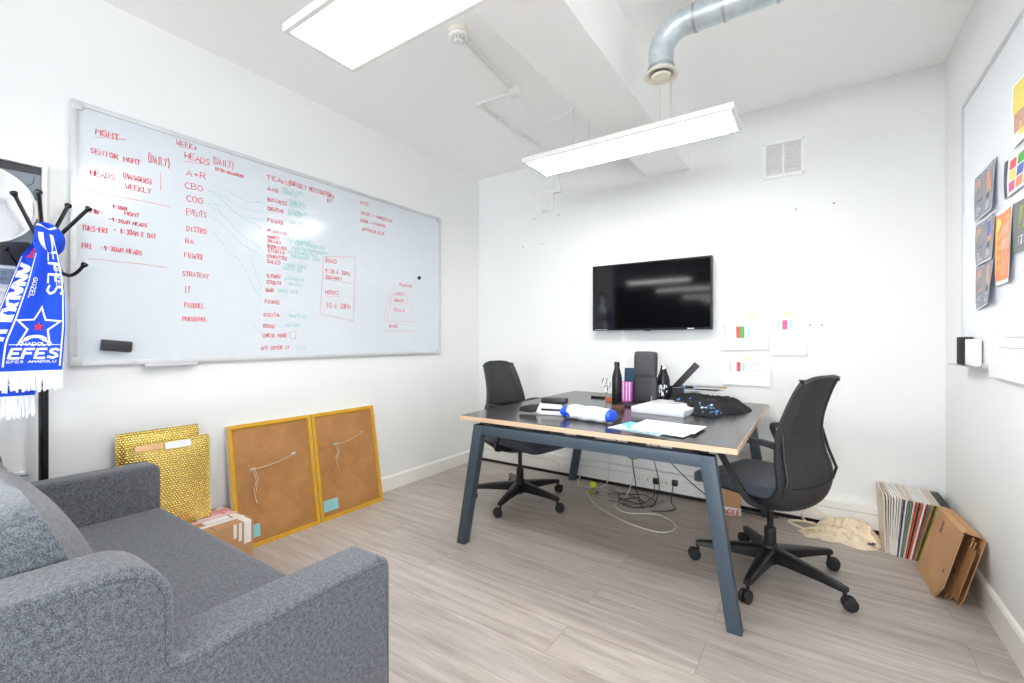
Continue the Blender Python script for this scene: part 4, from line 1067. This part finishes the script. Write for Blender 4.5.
    for s_ in (-1, 1):
        path = [Vector((-.132, s_ * .192, .686)), Vector((-.095, s_ * .232, .703)), Vector((-.04, s_ * .254, .708)), Vector((.04, s_ * .258, .706)), Vector((.115, s_ * .258, .700)), Vector((.13, s_ * .257, .685)),
                Vector((.10, s_ * .256, .62)), Vector((.03, s_ * .250, .51)), Vector((-.02, s_ * .236, .43)), Vector((-.05, s_ * .200, .398)), Vector((-.06, s_ * .14, .384))]
        sm = []
        for i in range(len(path) - 1):
            for q in range(4):
                p0, p1, p2, p3 = path[max(i - 1, 0)], path[i], path[i + 1], path[min(i + 2, len(path) - 1)]; u = q / 4
                sm.append(.5 * ((2 * p1) + (p2 - p0) * u + (2 * p0 - 5 * p1 + 4 * p2 - p3) * u * u + (3 * p1 - p0 - 3 * p2 + p3) * u ** 3))
        sm.append(path[-1])
        MB().rtube(sm, .030, .011, GREYP, up=(0, s_, 0)).build('armrest', t, smooth=40)
    return t
make_chair('black mesh office chair pushed in at the left end of the desk', -1.785, 2.75, math.radians(-10), math.radians(-80))
make_chair('black mesh office chair at the right end of the desk, seen from behind', -0.186, 2.585, math.radians(155), math.radians(-101))

# ------------------------------------------------------------------ things on the desk (z = .74)
ZD = .7402
def bottle(x, y, H, R, label, sticker=False, cap=BLKM, name='water_bottle'):
    t = thing(name, label, 'bottle', (x, y, ZD))
    MB().lathe([(.0001, 0), (R * .94, 0), (R, .006), (R, H * .58), (R * .93, H * .66), (R * .62, H * .80), (R * .5, H * .86), (R * .48, H * .9), (.0001, H * .9)], mat('matte_black_steel', (30, 30, 34), .35, metal=.2), 28).build('body', t)
    MB().lathe([(.0001, H * .895), (R * .56, H * .895), (R * .56, H * .985), (R * .5, H), (.0001, H)], cap, 24).build('cap', t)
    if sticker:
        b = MB(); rr = random.Random(5)
        mp = lambda a, z: Vector(((R + .0008) * math.cos(a), (R + .0008) * math.sin(a), z))
        for k in range(26):
            a = -1.5 + rr.uniform(-.65, .65); z = H * .28 + rr.uniform(-.03, .045); s_ = rr.uniform(.12, .3)
            b.poly([(a, z), (a + s_, z + rr.uniform(-.004, .004)), (a + s_ * rr.uniform(.6, 1), z + .016), (a + rr.uniform(0, .1), z + .014)], mp, PAPER)
        b.build('sticker', t, smooth=None)
bottle(-1.124, 2.95, .28, .034, 'tall matt black bottle, left of the dark blue folder')
bottle(-.853, 3.10, .262, .042, 'black bottle with chrome cap and white torn sticker', True, CHROME)
t = thing('display_stand', 'dark grey two-tier padded stand in the middle of the desk', 'stand', (-.938, 2.985, ZD))
cushion('lower_pad', 0, .15, 0, .045, 0, .188, .005, loc=(0, 0, .098), parent=t, m=GREYP, ax=1)
cushion('upper_pad', 0, .142, 0, .055, 0, .170, .010, loc=(.0, .004, .268), rot=(math.radians(-4), 0, 0), parent=t, m=mat('soft_dark_grey', (66, 66, 68), .75), ax=1)
MB().box(.045, .052, -.03, -.026, .03, .06, ALU).build('clip', t)
o = MB().box(-.13, .12, -.08, .08, 0, .012, BLKP, bev=.004).build('desk_tray', loc=(-.965, 2.87, ZD)); tag(o, 'flat black tray in front of the padded stand', 'tray')
o = MB().box(-.055, .055, -.01, .01, 0, .235, mat('dark_teal_cover', (22, 62, 88), .5), bev=.002).build('folder', loc=(-1.055, 3.055, ZD)); o.rotation_euler = (math.radians(-4), 0, 0); tag(o, 'dark teal blue folder standing behind the pink pack', 'folder')
t = thing('pink_pack', 'small pink and white striped pack beside the black bottle', 'pack', (-1.052, 2.955, ZD + .0122))
MB().box(-.034, .034, -.018, .018, 0, .135, mat('pink_purple_card', (186, 96, 170), .5), bev=.002).build('carton', t)
b = MB()
for x in (-.026, -.004, .017): b.box(x, x + .007, -.0188, -.018, .01, .132, mat('pale_pink_card', (238, 206, 232), .5))
b.build('stripes', t, smooth=None)
o = MB().box(-.022, .022, -.009, .009, 0, .13, BLKP, bev=.003).build('phone_handset', loc=(-1.03, 3.06, .98)); o.rotation_euler = (0, math.radians(-26), 0)
bpy.data.objects.remove(o)
t = thing('pen_holder', 'dark pen holder box with a black baton leaning out, behind the stickered bottle', 'pen holder', (-.80, 3.20, ZD))
b = MB(); b.box(-.05, .05, -.035, -.031, 0, .11, BLKP); b.box(-.05, .05, .031, .035, 0, .11, BLKP); b.box(-.05, -.046, -.031, .031, 0, .11, BLKP); b.box(.046, .05, -.031, .031, 0, .11, BLKP); b.box(-.05, .05, -.035, .035, 0, .004, BLKP)
b.build('holder', t, smooth=None)
o = MB().obox((0, 0, 0), (.042, 0, 0), (0, .02, 0), (0, 0, .27), BLKP, bev=.002).build('black_baton', loc=(-.745, 3.20, .905)); o.rotation_euler = (0, math.radians(41), 0); tag(o, 'flat black box-like baton tilted up to the right out of the pen holder', 'baton')
o = MB().tube([(-.06, 0, 0), (.0, 0, .008), (.03, 0, .012)], .003, CHROME, n=8).tube([(.03, 0, .012), (.075, 0, .014)], .010, BLKM, n=12).build('screwdriver', loc=(-.745, 3.13, .845)); tag(o, 'short metal tool with black handle sticking out to the right of the pen holder', 'tool')
o = MB().tube([(0, 0, 0), (.0, .0, .16)], .006, mat('yellow_plastic', (226, 206, 60), .5), n=8).build('yellow_pencil', loc=(-.842, 3.19, .76)); o.rotation_euler = (0, math.radians(-5), 0); tag(o, 'yellow pencil standing between the padded stand and stickered bottle', 'pencil')
t = thing('plastic_tub', 'translucent tub with a blue lid behind the black garment', 'tub', (-.735, 3.32, ZD))
MB().prism([(-.055, 0), (.055, 0), (.065, .085), (-.065, .085)], -.045, .045, mat('frosted_plastic', (206, 216, 218), .35), 'y', bev=.006).build('tub', t)
MB().box(-.07, .06, -.05, .05, .085, .105, mat('blue_lid', (44, 128, 214), .4), bev=.005).build('lid', t)
# scissors upright on a black base
t = thing('scissors', 'chrome scissors standing handles-up by a black block, left on the desk', 'scissors', (-1.262, 3.10, ZD))
b = MB()
for s_ in (-1, 1):
    lp = [Vector((s_ * .016 + .015 * math.cos(2 * PI * k / 20), 0, .118 + .036 * math.sin(2 * PI * k / 20))) for k in range(21)]
    b.tube(lp, .0034, CHROME, n=8, caps=False)
    b.tube([(s_ * .012, 0, .085), (s_ * .002, 0, .055), (-s_ * .004, 0, .0)], .0036, CHROME, n=8)
b.build('blades_and_handles', t)
o = MB().box(-.05, .05, -.018, .018, 0, .014, BLKM, bev=.003).build('stapler', loc=(-1.335, 3.12, ZD)); tag(o, 'small flat black block beside the scissors', 'stapler')
o = MB().lathe([(.019, 0), (.028, 0), (.028, .022), (.019, .022), (.019, 0)], mat('orange_tape', (224, 120, 60), .5), 24, caps=False).build('tape_roll', loc=(-1.20, 3.02, ZD)); tag(o, 'small orange roll of tape at the foot of the tall black bottle', 'tape roll')
# large white box and sheets
t = thing('flat_white_box', 'flat glossy white box under the edge of the black garment', 'box', (-.735, 2.80, ZD)); t.rotation_euler = (0, 0, math.radians(-6))
MB().box(-.155, .155, -.20, .22, 0, .036, mat('white_glossy_card', (232, 233, 238), .3), bev=.003).build('carton', t)
b = MB()
for (x0, x1, y0, y1) in ((-.03, .04, .05, .07), (-.01, .03, .085, .10), (-.1, -.06, -.05, -.04)): b.box(x0, x1, y0, y1, .036, .0366, INKG)
b.build('print', t, smooth=None)
b = MB(); b.tube([(0, 0, .004), (.04, .0, .006), (.05, .02, .004)], .004, BLKM, n=8); b.tube([(.05, .02, .004), (.09, .01, .008), (.1, .04, .004)], .003, BLKM, n=8)
o = b.build('sunglasses', loc=(-.72, 2.93, ZD + .036)); tag(o, 'folded black sunglasses on top of the flat white box', 'sunglasses')
t = thing('copper_mug', 'short brown copper-coloured tin between the wipes and the white box', 'tin', (-.985, 2.60, ZD))
MB().lathe([(.0001, 0), (.036, 0), (.038, .003), (.038, .035), (.034, .035), (.034, .006), (.0001, .005)], mat('copper_tin', (150, 112, 96), .35, metal=.5), 28).build('tin', t)
def sheet(name, label, x, y, z, W, D, rz, m, n=1, extras=()):
    t = thing(name, label, 'paper', (x, y, z), math.radians(rz))
    MB().slab(lambda u, v: Vector(((u - .5) * W, (v - .5) * D, .0008 * n + .0015 * math.sin(u * 5 + 1) * v)), lambda u, v: (0, 0, 1), .0007 * n, 10, 8, m).build('sheet', t)
    b = MB()
    for (u0, u1, v0, v1, mm) in extras:
        for k in range(6):
            a0 = u0 + (u1 - u0) * k / 6; a1 = u0 + (u1 - u0) * (k + 1) / 6
            b.poly([(a0, v0), (a1, v0), (a1, v1), (a0, v1)], lambda u, v: Vector(((u - .5) * W, (v - .5) * D, .0008 * n + .0015 * math.sin(u * 5 + 1) * v + .0006)), mm)
    if extras: b.build('print', t, smooth=None)
CY = mat('cyan_print', (96, 190, 226), .5); TL = mat('teal_print', (70, 168, 178), .5)
sheet('brochure', 'pale blue and cyan brochure partly under the white papers at the desk edge', -.69, 2.16, ZD + .0001, .27, .21, -12, PAPERB, 2, [(0, .32, .5, 1, CY), (.05, .95, .0, .05, TL)])
sheet('paper_sheet', 'lower white paper with a teal edge near the front of the desk', -.61, 2.165, ZD + .0045, .30, .21, -8, PAPER, 2, [(.1, .9, .02, .07, TL), (.0, .12, .1, .7, CY)])
sheet('paper_sheet', 'topmost blank white paper, nearest the right front of the desk', -.59, 2.23, ZD + .0095, .30, .22, -3, PAPER, 3, [(.1, .8, .8, .808, INKG), (.1, .7, .7, .708, INKG), (.1, .75, .6, .608, INKG)])
# packet of wipes
t = thing('wipes_packet', 'white soft packet with blue ends lying at the front of the desk', 'packet', (-1.005, 2.215, ZD), math.radians(-7))
def pk(u, v):
    a = 2 * PI * v; x = (u - .5) * .30
    e = max(0, 1 - abs(2 * u - 1) ** 5); ry = .052 * (.88 + .12 * e) + .003 * math.sin(u * 23 + a * 2); rz_ = .037 * (.55 + .45 * e ** .6) + .0025 * math.sin(u * 17 + a * 3)
    c, s_ = math.cos(a), math.sin(a)
    return Vector((x, ry * math.copysign(abs(c) ** .75, c), .038 + rz_ * math.copysign(abs(s_) ** .8, s_)))
b = MB()
def seg(u0, u1, m, n): b.grid(lambda u, v: pk(u0 + (u1 - u0) * u, v), n, 28, m)
BP = mat('blue_film', (28, 84, 226), .3)
WFILM = mat('white_film', (242, 243, 245), .3, bump=.3, bscale=40)
seg(0, .15, BP, 5); seg(.15, .93, WFILM, 22); seg(.93, 1, BP, 4)
b.add([pk(0, k / 28) for k in range(28)], [list(range(28))[::-1]], BP); b.add([pk(1, k / 28) for k in range(28)], [list(range(28))], BP)
b.build('packet', t, smooth=70)
b = MB(); mpk = lambda u, v: pk(u, v) * 1.0 + Vector((0, -.0012, .0012))
for (u0, v0, mm) in ((.38, .30, INKGR), (.44, .31, mat('leaf_green', (150, 200, 120), .5)), (.41, .34, CY), (.30, .22, CY)):
    b.poly([(u0, v0), (u0 + .035, v0), (u0 + .04, v0 + .04), (u0 + .005, v0 + .045)], mpk, mm)
for k in range(5): b.poly([(.14 + k * .012, .5 + k * .03), (.2 + k * .01, .5 + k * .03), (.2 + k * .01, .53 + k * .03), (.14 + k * .012, .53 + k * .03)], mpk, BP)
b.build('logo', t, smooth=None)
# white and black hand device
t = thing('handheld_labeller', 'white and black handheld device lying left of the soft packet', 'device', (-1.26, 2.27, ZD), math.radians(14))
b = MB()
b.prism([(-.085, .012), (-.055, .0), (.075, .0), (.085, .022), (.07, .062), (-.06, .068)], -.028, .028, TRIMW, 'y', bev=.006); b.build('housing', t)
MB().box(-.055, .095, -.026, .026, .066, .098, BLKP, bev=.007).build('top_grip', t)
MB().box(-.052, .075, -.0305, -.026, .026, .038, BLKP, bev=.002).build('side_slot', t)
MB().prism([(-.19, .012), (-.185, .038), (-.13, .052), (-.07, .06), (-.072, .018), (-.12, .008)], -.022, .022, BLKP, 'y', bev=.005).build('nozzle', t)
o = MB().box(-.036, .036, -.02, .02, 0, .04, BLKP, bev=.006).build('black_pouch', loc=(-1.22, 2.415, ZD)); o.rotation_euler = (0, 0, .2); tag(o, 'small dark pouch behind the blue end of the soft packet', 'pouch')
# crumpled black garment
def cloth_heap(name, label, cat, outline, H, m, z0, folds=1.0, seed=0, group=None, nr=22, na=84, parent=None, freq=1.0):
    """crumpled cloth: star-shaped outline about its centre, folded height field, closed underneath"""
    cx = sum(p[0] for p in outline) / len(outline); cy = sum(p[1] for p in outline) / len(outline)
    an = sorted([(math.atan2(p[1] - cy, p[0] - cx), math.hypot(p[0] - cx, p[1] - cy)) for p in outline])
    def rad(a):
        n = len(an)
        for i in range(n):
            a0, r0 = an[i]; a1, r1 = an[(i + 1) % n]
            if i == n - 1: a1 += 2 * PI
            aa = a if a >= an[0][0] else a + 2 * PI
            if a0 <= aa <= a1: u = (aa - a0) / (a1 - a0 + 1e-9); u = u * u * (3 - 2 * u); return r0 + (r1 - r0) * u
        return an[0][1]
    vs = []; fs = []
    for j in range(nr + 1):
        for i in range(na):
            a = -PI + 2 * PI * i / na; q = j / nr; R = rad(a) * (1 + .05 * noise.noise(Vector((math.cos(a) * 3, math.sin(a) * 3, seed))))
            x, y = R * q * math.cos(a), R * q * math.sin(a)
            p = Vector((x * 9 * freq, y * 9 * freq, seed * 3.1)); w = noise.noise_vector(p * .6)
            f1 = 1 - abs(noise.noise(p + w * 1.5)) * 2; f2 = 1 - abs(noise.noise(p * 2.3 + w * 2)) * 2
            env = (1 - q ** 4)
            z = max(.0035, H * env * (.42 + .40 * folds * f1 + .20 * folds * f2)) if q < 1 else .0
            vs.append(Vector((x, y, z if j < nr else .002)))
    for j in range(nr):
        for i in range(na): fs.append([j * na + i, (j + 1) * na + i, (j + 1) * na + (i + 1) % na, j * na + (i + 1) % na])
    o0 = len(vs); vs += [Vector((vs[nr * na + i].x * .97, vs[nr * na + i].y * .97, 0)) for i in range(na)]
    for i in range(na): fs.append([nr * na + i, o0 + i, o0 + (i + 1) % na, nr * na + (i + 1) % na])
    fs.append([o0 + i for i in range(na)][::-1])
    b = MB(); b.add(vs, fs, m)
    return b, (cx, cy), vs
out = [(-.86, 3.17), (-.80, 2.99), (-.68, 2.90), (-.56, 2.70), (-.47, 2.68), (-.42, 2.84), (-.33, 3.0), (-.325, 3.12), (-.42, 3.24), (-.6, 3.30), (-.76, 3.27)]
b, (cx, cy), vs = cloth_heap('black_tshirt', '', '', out, .10, CLOTHB, ZD, .8, 4, freq=1.1)
t = thing('black_tshirt', 'crumpled black garment with blue and white flower print on the desk', 'garment', (cx, cy, ZD + .0))
b.build('cloth', t, smooth=60)
b = MB(); rr = random.Random(11)
def near_z(x, y):
    return min(vs[:23 * 84], key=lambda v: (v.x - x) ** 2 + (v.y - y) ** 2).z
for (fx, fy, n) in ((-.485, 2.74, 12), (-.53, 2.78, 5), (-.68, 2.94, 6), (-.60, 2.86, 3)):
    for k in range(n):
        x = fx - cx + rr.uniform(-.04, .04); y = fy - cy + rr.uniform(-.035, .035); s_ = rr.uniform(.006, .014); z = near_z(x, y) + .004; a = rr.uniform(0, 3)
        pts = [Vector((x + s_ * math.cos(a + q * 2 * PI / 5) * (1 if q % 2 else .6), y + s_ * math.sin(a + q * 2 * PI / 5), z + s_ * .5 * math.sin(a + q * 2 * PI / 5))) for q in range(5)]
        b.add(pts, [[0, 1, 2, 3, 4]], rr.choice((mat('dusty_blue', (70, 110, 170), .8), mat('pale_blue_grey', (168, 190, 210), .8), mat('teal_grey', (60, 100, 120), .8))))
b.build('flower_print', t, smooth=None)
for i, (x, y, z, rz, W, D, m, lab) in enumerate(((-.62, 3.20, .845, -8, .20, .14, BLKM, 'black magazine lying on top of the garment'), (-.58, 3.24, .858, 4, .19, .13, mat('bronze_cover', (112, 100, 88), .4), 'bronze covered magazine, topmost on the garment'))):
    t = thing('magazine', lab, 'magazine', (x, y, z - .012), math.radians(rz), 'magazines on the garment')
    MB().box(-W / 2, W / 2, -D / 2, D / 2, 0, .008, m, bev=.001).build('cover', t)
    MB().box(-W / 2 + .002, W / 2 + .001, -D / 2 - .001, D / 2 - .003, .002, .006, PAPER).build('pages', t, smooth=None)
o = MB().lathe([(.0001, 0), (.012, 0), (.012, .012), (.0001, .012)], mat('brass', (206, 176, 92), .3, metal=.7), 14).build('brass_cap', loc=(-.49, 3.22, .8545)); tag(o, 'tiny brass cap at the end of the magazines', 'cap')

# ------------------------------------------------------------------ floor: cables, balls, sockets, tube, bags
def smooth_path(P, n=8):
    P = [Vector(p) for p in P]; out = []
    for i in range(len(P) - 1):
        p0, p1, p2, p3 = P[max(i - 1, 0)], P[i], P[i + 1], P[min(i + 2, len(P) - 1)]
        for q in range(n):
            u = q / n; out.append(.5 * ((2 * p1) + (p2 - p0) * u + (2 * p0 - 5 * p1 + 4 * p2 - p3) * u * u + (3 * p1 - p0 - 3 * p2 + p3) * u ** 3))
    return out + [P[-1]]
def cable(pts, r, m, label, plug=None):
    t = thing('cable', label, 'cable', (0, 0, 0), 0, 'loose cables under the desk')
    MB().tube(smooth_path(pts), r, m, n=7).build('flex', t)
    if plug: MB().box(plug[0] - .02, plug[0] + .02, plug[1] - .035, plug[1], plug[2] - .02, plug[2] + .02, m, bev=.005).build('plug', t)
CW = mat('white_cable', (222, 220, 214), .5)
cable([(-1.45, 3.18, .004), (-1.30, 2.98, .004), (-1.02, 2.80, .004), (-.78, 2.76, .004), (-.72, 2.9, .004), (-.86, 3.03, .004), (-1.05, 2.95, .004), (-1.16, 3.02, .006), (-1.15, 3.2, .02), (-1.12, 3.28, .2), (-1.1, 2.95, .5), (-1.08, 2.85, .59)], .0036, CW, 'long white cable looping over the floor toward the camera')
cable([(-1.60, 3.38, .06), (-1.58, 3.3, .004), (-1.45, 3.30, .004), (-1.36, 3.36, .05), (-1.30, 3.2, .35), (-1.25, 2.92, .59)], .0036, CW, 'white cable near the rear left desk leg rising to the tray')
cable([(-1.0, 3.385, .1), (-.98, 3.3, .03), (-1.04, 3.16, .004), (-1.2, 3.2, .004), (-1.22, 3.3, .004), (-1.08, 3.26, .006), (-.95, 3.15, .004), (-.92, 3.24, .12), (-.93, 3.1, .4), (-.9, 2.9, .59)], .0033, BLKP, 'black cable hanging from the tray in a narrow bend', (-1.0, 3.45, .1))
cable([(-1.14, 2.88, .58), (-1.12, 3.05, .38), (-1.05, 3.12, .33), (-.99, 3.02, .42), (-.97, 2.9, .58)], .0034, BLKP, 'short black cable sagging in a vee under the tray')
cable([(-.88, 2.88, .58), (-.78, 3.05, .35), (-.62, 3.2, .15), (-.5, 3.35, .03), (-.2, 3.41, .006)], .0036, BLKP, 'black cable slanting down to the right toward the skirting')
cable([(-1.25, 3.12, .004), (-1.12, 3.1, .004), (-1.0, 3.2, .004), (-1.16, 3.28, .010), (-1.3, 3.24, .004), (-1.24, 3.16, .012), (-1.06, 3.18, .010), (-.9, 3.3, .004)], .0032, mat('grey_cable', (120, 124, 130), .5), 'tangled grey cable on the floor below the sockets')
cable([(-1.32, 3.33, .004), (-1.2, 3.25, .018), (-1.05, 3.32, .016), (-.94, 3.22, .004), (-1.04, 3.07, .004), (-1.17, 3.1, .016), (-1.06, 3.24, .022)], .0032, BLKP, 'tangled black cable on the floor beside the grey one')
cable([(-.86, 3.385, .11), (-.84, 3.25, .03), (-.8, 3.2, .004), (-.88, 3.08, .008), (-1.0, 3.1, .012), (-1.02, 3.0, .25), (-1.02, 2.9, .59)], .0034, BLKP, 'black cable running from the right socket over the floor', (-.86, 3.45, .11))
def socket(x, label):
    t = thing('wall_socket', label, 'socket', (x, YB - .0565, .098), 0, 'sockets on the trunking')
    MB().box(-.073, .073, -.010, 0, -.0, .056, mat('socket_white', (240, 238, 230), .35), bev=.003).build('plate', t).location.z = -.03
    b = MB()
    for s_ in (-.035, .035):
        b.box(s_ - .0035, s_ + .0035, -.0112, -.01, .012, .02, BLKP); b.box(s_ - .010, s_ - .004, -.0112, -.01, .0, .004, BLKP); b.box(s_ + .004, s_ + .010, -.0112, -.01, .0, .004, BLKP)
    b.build('pin_holes', t, smooth=None).location.z = -.012
    for s_ in (-.012, .012): MB().box(s_ - .005, s_ + .005, -.0135, -.01, .016, .022, TRIMW, bev=.001).build('switch', t)
socket(-1.80, 'double wall socket on the trunking, leftmost, near the rear desk leg')
socket(-1.10, 'double wall socket on the trunking in the middle, above the cable tangle')
socket(-.89, 'double wall socket on the trunking, rightmost of the three')
t = thing('ball', 'small bright yellow-green ball on the floor by the cables', 'ball', (-1.455, 3.30, .026))
b = MB().lathe([(.026 * math.sin(PI * k / 16) + 1e-5, -.026 * math.cos(PI * k / 16)) for k in range(17)], mat('fluorescent_yellow', (222, 236, 30), .6), 24, caps=False); b.build('shell', t)
MB().tube([(.0264 * math.cos(a) , .0264 * math.sin(a) * math.cos(.5 * math.sin(2 * a)), .0264 * .3 * math.sin(2 * a)) for a in [2 * PI * k / 24 for k in range(25)]], .0008, PAPER, n=5).build('seam', t)
t = thing('marker_pen', 'olive green and purple object lying on the floor in front of the ball', 'marker', (-1.40, 3.17, .011), .6)
MB().tube([(-.03, 0, 0), (.02, 0, 0)], .010, mat('olive_plastic', (160, 168, 40), .5)).build('barrel', t)
MB().tube([(.02, 0, 0), (.045, 0, 0)], .0105, mat('purple_plastic', (120, 80, 170), .5)).build('cap', t)
# cardboard tube with FRAGILE tape
t = thing('cardboard_tube', 'brown cardboard packet with white and red FRAGILE tape under the desk', 'package', (-.462, 3.31, 0), math.radians(8))
MB().prism([(-.055, 0), (.055, 0), (.055, .20), (.035, .225), (-.055, .29)], -.035, .035, CARD, 'y', bev=.006).build('packet', t)
tp = MB().box(-.0558, .0558, -.0362, .0362, .006, .062, TAPEW, bev=.005).build('tape', t)
b = MB(); 
for pl in strokes('FRAGILE', -.080, .014, .036, .130): b.ribbon([p for p in pl], .007, lambda x, z: Vector((max(-.055, x), -.0366, z)), mat('red_tape_print', (214, 44, 40), .5))
b.build('fragile_lettering', tp, smooth=None)
# tote bags
out = [(-.09, 3.25), (-.02, 3.33), (.02, 3.38), (.12, 3.33), (.24, 3.34), (.29, 3.20), (.24, 3.17), (.12, 3.20), (.02, 3.20)]
b, (cx, cy), vs = cloth_heap('', '', '', out, .042, TOTE, 0, 1.7, 2, freq=2.8)
t = thing('tote_bag', 'nearer crumpled cream cotton tote bag with black lettering on the floor', 'tote bag', (cx, cy, 0), 0, 'tote bags by the back wall')
b.build('bag', t, smooth=60)
b = MB()
for (x, y, s_) in ((.262, 3.205, .014), (.272, 3.222, .012), (.250, 3.198, .010)): 
    z = min(vs[:23 * 84], key=lambda v: (v.x - x + cx) ** 2 + (v.y - y + cy) ** 2).z + .004
    b.add([Vector((x - cx - s_, y - cy - s_ * .3, z)), Vector((x - cx + s_ * .7, y - cy - s_, z)), Vector((x - cx + s_, y - cy + s_ * .6, z + .004)), Vector((x - cx - s_ * .4, y - cy + s_, z + .006))], [[0, 1, 2, 3]], BKI)
b.build('black_print', t, smooth=None)
b = MB(); b.rtube(smooth_path([(-.05 - cx, 3.26 - cy, .02), (-.13 - cx, 3.29 - cy, .035), (-.10 - cx, 3.36 - cy, .03), (.0 - cx, 3.34 - cy, .04)]), .022, .003, TOTE); b.rtube(smooth_path([(.0 - cx, 3.24 - cy, .045), (-.06 - cx, 3.23 - cy, .03), (-.03 - cx, 3.19 - cy, .01), (.08 - cx, 3.22 - cy, .03)]), .022, .003, TOTE); b.build('strap', t, smooth=60)
out = [(.0, 3.42), (.03, 3.44), (.17, 3.445), (.29, 3.44), (.31, 3.32), (.30, 3.24), (.22, 3.30), (.12, 3.36)]
b, (cx, cy), vs = cloth_heap('', '', '', out, .080, TOTE, 0, 1.3, 9, freq=2.2)
t = thing('tote_bag', 'rear cream cotton tote bag slumped against the skirting trunking', 'tote bag', (cx, cy, 0), 0, 'tote bags by the back wall')
b.build('bag', t, smooth=60)
b = MB(); b.rtube(smooth_path([(.05 - cx, 3.42 - cy, .07), (-.03 - cx, 3.42 - cy, .10), (-.07 - cx, 3.41 - cy, .05), (-.02 - cx, 3.38 - cy, .012), (.06 - cx, 3.38 - cy, .02)]), .024, .003, TOTE); b.build('strap', t, smooth=60)

# ------------------------------------------------------------------ records in the corner
def record(x, ang, th, y, m_spine, m_face, label, group, sleeve=False):
    t = thing('vinyl_record', label, 'record', (x, y, .0), 0, group)
    t.rotation_euler = (0, ang, 0)
    S_ = .315
    if sleeve:
        MB().box(0, th, 0, S_, 0, S_, m_face, bev=.0008).build('sleeve', t, smooth=None)
        MB().box(th * .25, th * .75, -.0022, 0, .004, S_ - .004, m_spine).build('spine', t, smooth=None)
    else:
        MB().box(0, th, .002, S_, 0, S_, m_face, bev=.0006).build('sleeve', t, smooth=None)
        MB().box(0, th, -.0005, .002, 0, S_, m_spine).build('spine', t, smooth=None)
rr = random.Random(21)
cols = [((232, 226, 216), 'cream')] * 7 + [((40, 48, 96), 'navy blue'), ((240, 240, 240), 'white'), ((120, 128, 134), 'mid grey'), ((84, 140, 96), 'sage green'), ((238, 206, 190), 'pale pink'), ((208, 56, 44), 'red'), ((30, 28, 28), 'near-black'), ((226, 96, 40), 'vermilion'), ((238, 236, 230), 'off-white'), ((176, 22, 40), 'crimson'), ((34, 150, 120), 'teal'), ((236, 140, 36), 'orange'), ((70, 74, 74), 'charcoal'), ((180, 186, 60), 'lime'), ((236, 184, 56), 'amber'), ((52, 50, 60), 'dark slate'), ((230, 228, 222), 'pale ivory'), ((36, 36, 38), 'black'), ((196, 200, 192), 'grey-green')]
fcs = [(236, 230, 222), (226, 214, 200), (230, 232, 236), (214, 200, 186), (238, 236, 232)]
n = len(cols); x = .318
for i, (c, nm) in enumerate(cols):
    u = i / (n - 1)
    th = .0062 if i >= 7 else .0068
    ang = math.radians(-1.5 + 19.0 * u ** .85)
    yy = 3.185 + rr.uniform(-.006, .006) - (.012 if i >= 7 else -.004)
    side = 'cream edged records' if i < 7 else None
    if i < 7: lab = 'cream plastic-sleeved record in the row at the left end of the stack'
    elif nm == 'black': lab = 'record with a black edge, next to last at the right end of the stack'
    else: lab = f'record with a {nm} spine leaning in the coloured half of the stack'
    m1 = mat('spine_' + nm.replace(' ', '_').replace('-', '_'), c, .5); fc = rr.choice(fcs) if i < 22 else (60, 60, 62)
    m2 = mat('sleeve_%d_%d' % (fc[0], fc[2]), fc, .5)
    record(x, ang, th, yy, m1, m2, lab, 'cream sleeved records' if i < 7 else 'records with coloured spines', i < 7)
    x += th * .96 / max(.9, math.cos(ang)) + .0004
# cardboard record mailers
def mailer(label, loc, rz, ang, W=.36, H=.335, gap=.06, open_=14):
    t = thing('cardboard_mailer', label, 'cardboard mailer', loc, math.radians(rz), 'record mailers leaning in the corner')
    t.rotation_euler = (0, math.radians(ang), math.radians(rz))
    # local: panel in y-z, x thickness; open end towards -y
    def cut(c): return [(0, 0), (W, 0), (W, H), (c, H), (0, H - c * 1.2)] 
    pl = MB().prism([(.05, 0), (W, 0), (W, H), (0.0, H), (0, .07)], -.002, .002, CARD, 'x')
    pl.build('front_panel', t, smooth=None)
    MB().prism([(0.03, 0), (W, 0), (W, H), (.0, H), (0, .05)], gap, gap + .004, CARD, 'x').build('rear_panel', t, smooth=None)
    MB().box(-.002, gap + .004, .05, W, -.001, .003, CARD).build('base_fold', t, smooth=None)
    MB().prism([(0, H), (gap + .004, H), (gap * .8, H + .012), (gap * .2, H + .012)], .02, W, CARD, 'y').build('top_fold', t, smooth=None)
    b = MB().obox((gap * .5, -.02, H * .52), (.003, 0, 0), (0, .07, -.012), (0, .0, H * .70), CARD2); b.build('inner_flap', t, smooth=None)
    b = MB(); b.tube([(-.0026, .055, .13 + .0), (-.0022, .055, .13)], .010, BKI, n=16); b.build('thumb_hole', t)
    b = MB(); b.box(-.0024, -.0021, .22, .25, H - .09, H - .03, mat('brown_print', (130, 96, 66), .7)); b.build('printed_mark', t, smooth=None)
    return t
mailer('brown cardboard record mailer with thumb hole, the larger one leaning right over the other', (.453, 2.715, 0.002), 3, 14.5, gap=.070)
mailer('thinner brown cardboard mailer tucked inside the larger one', (.490, 2.74, 0.004), 2, 15.5, W=.33, H=.30, gap=.008)
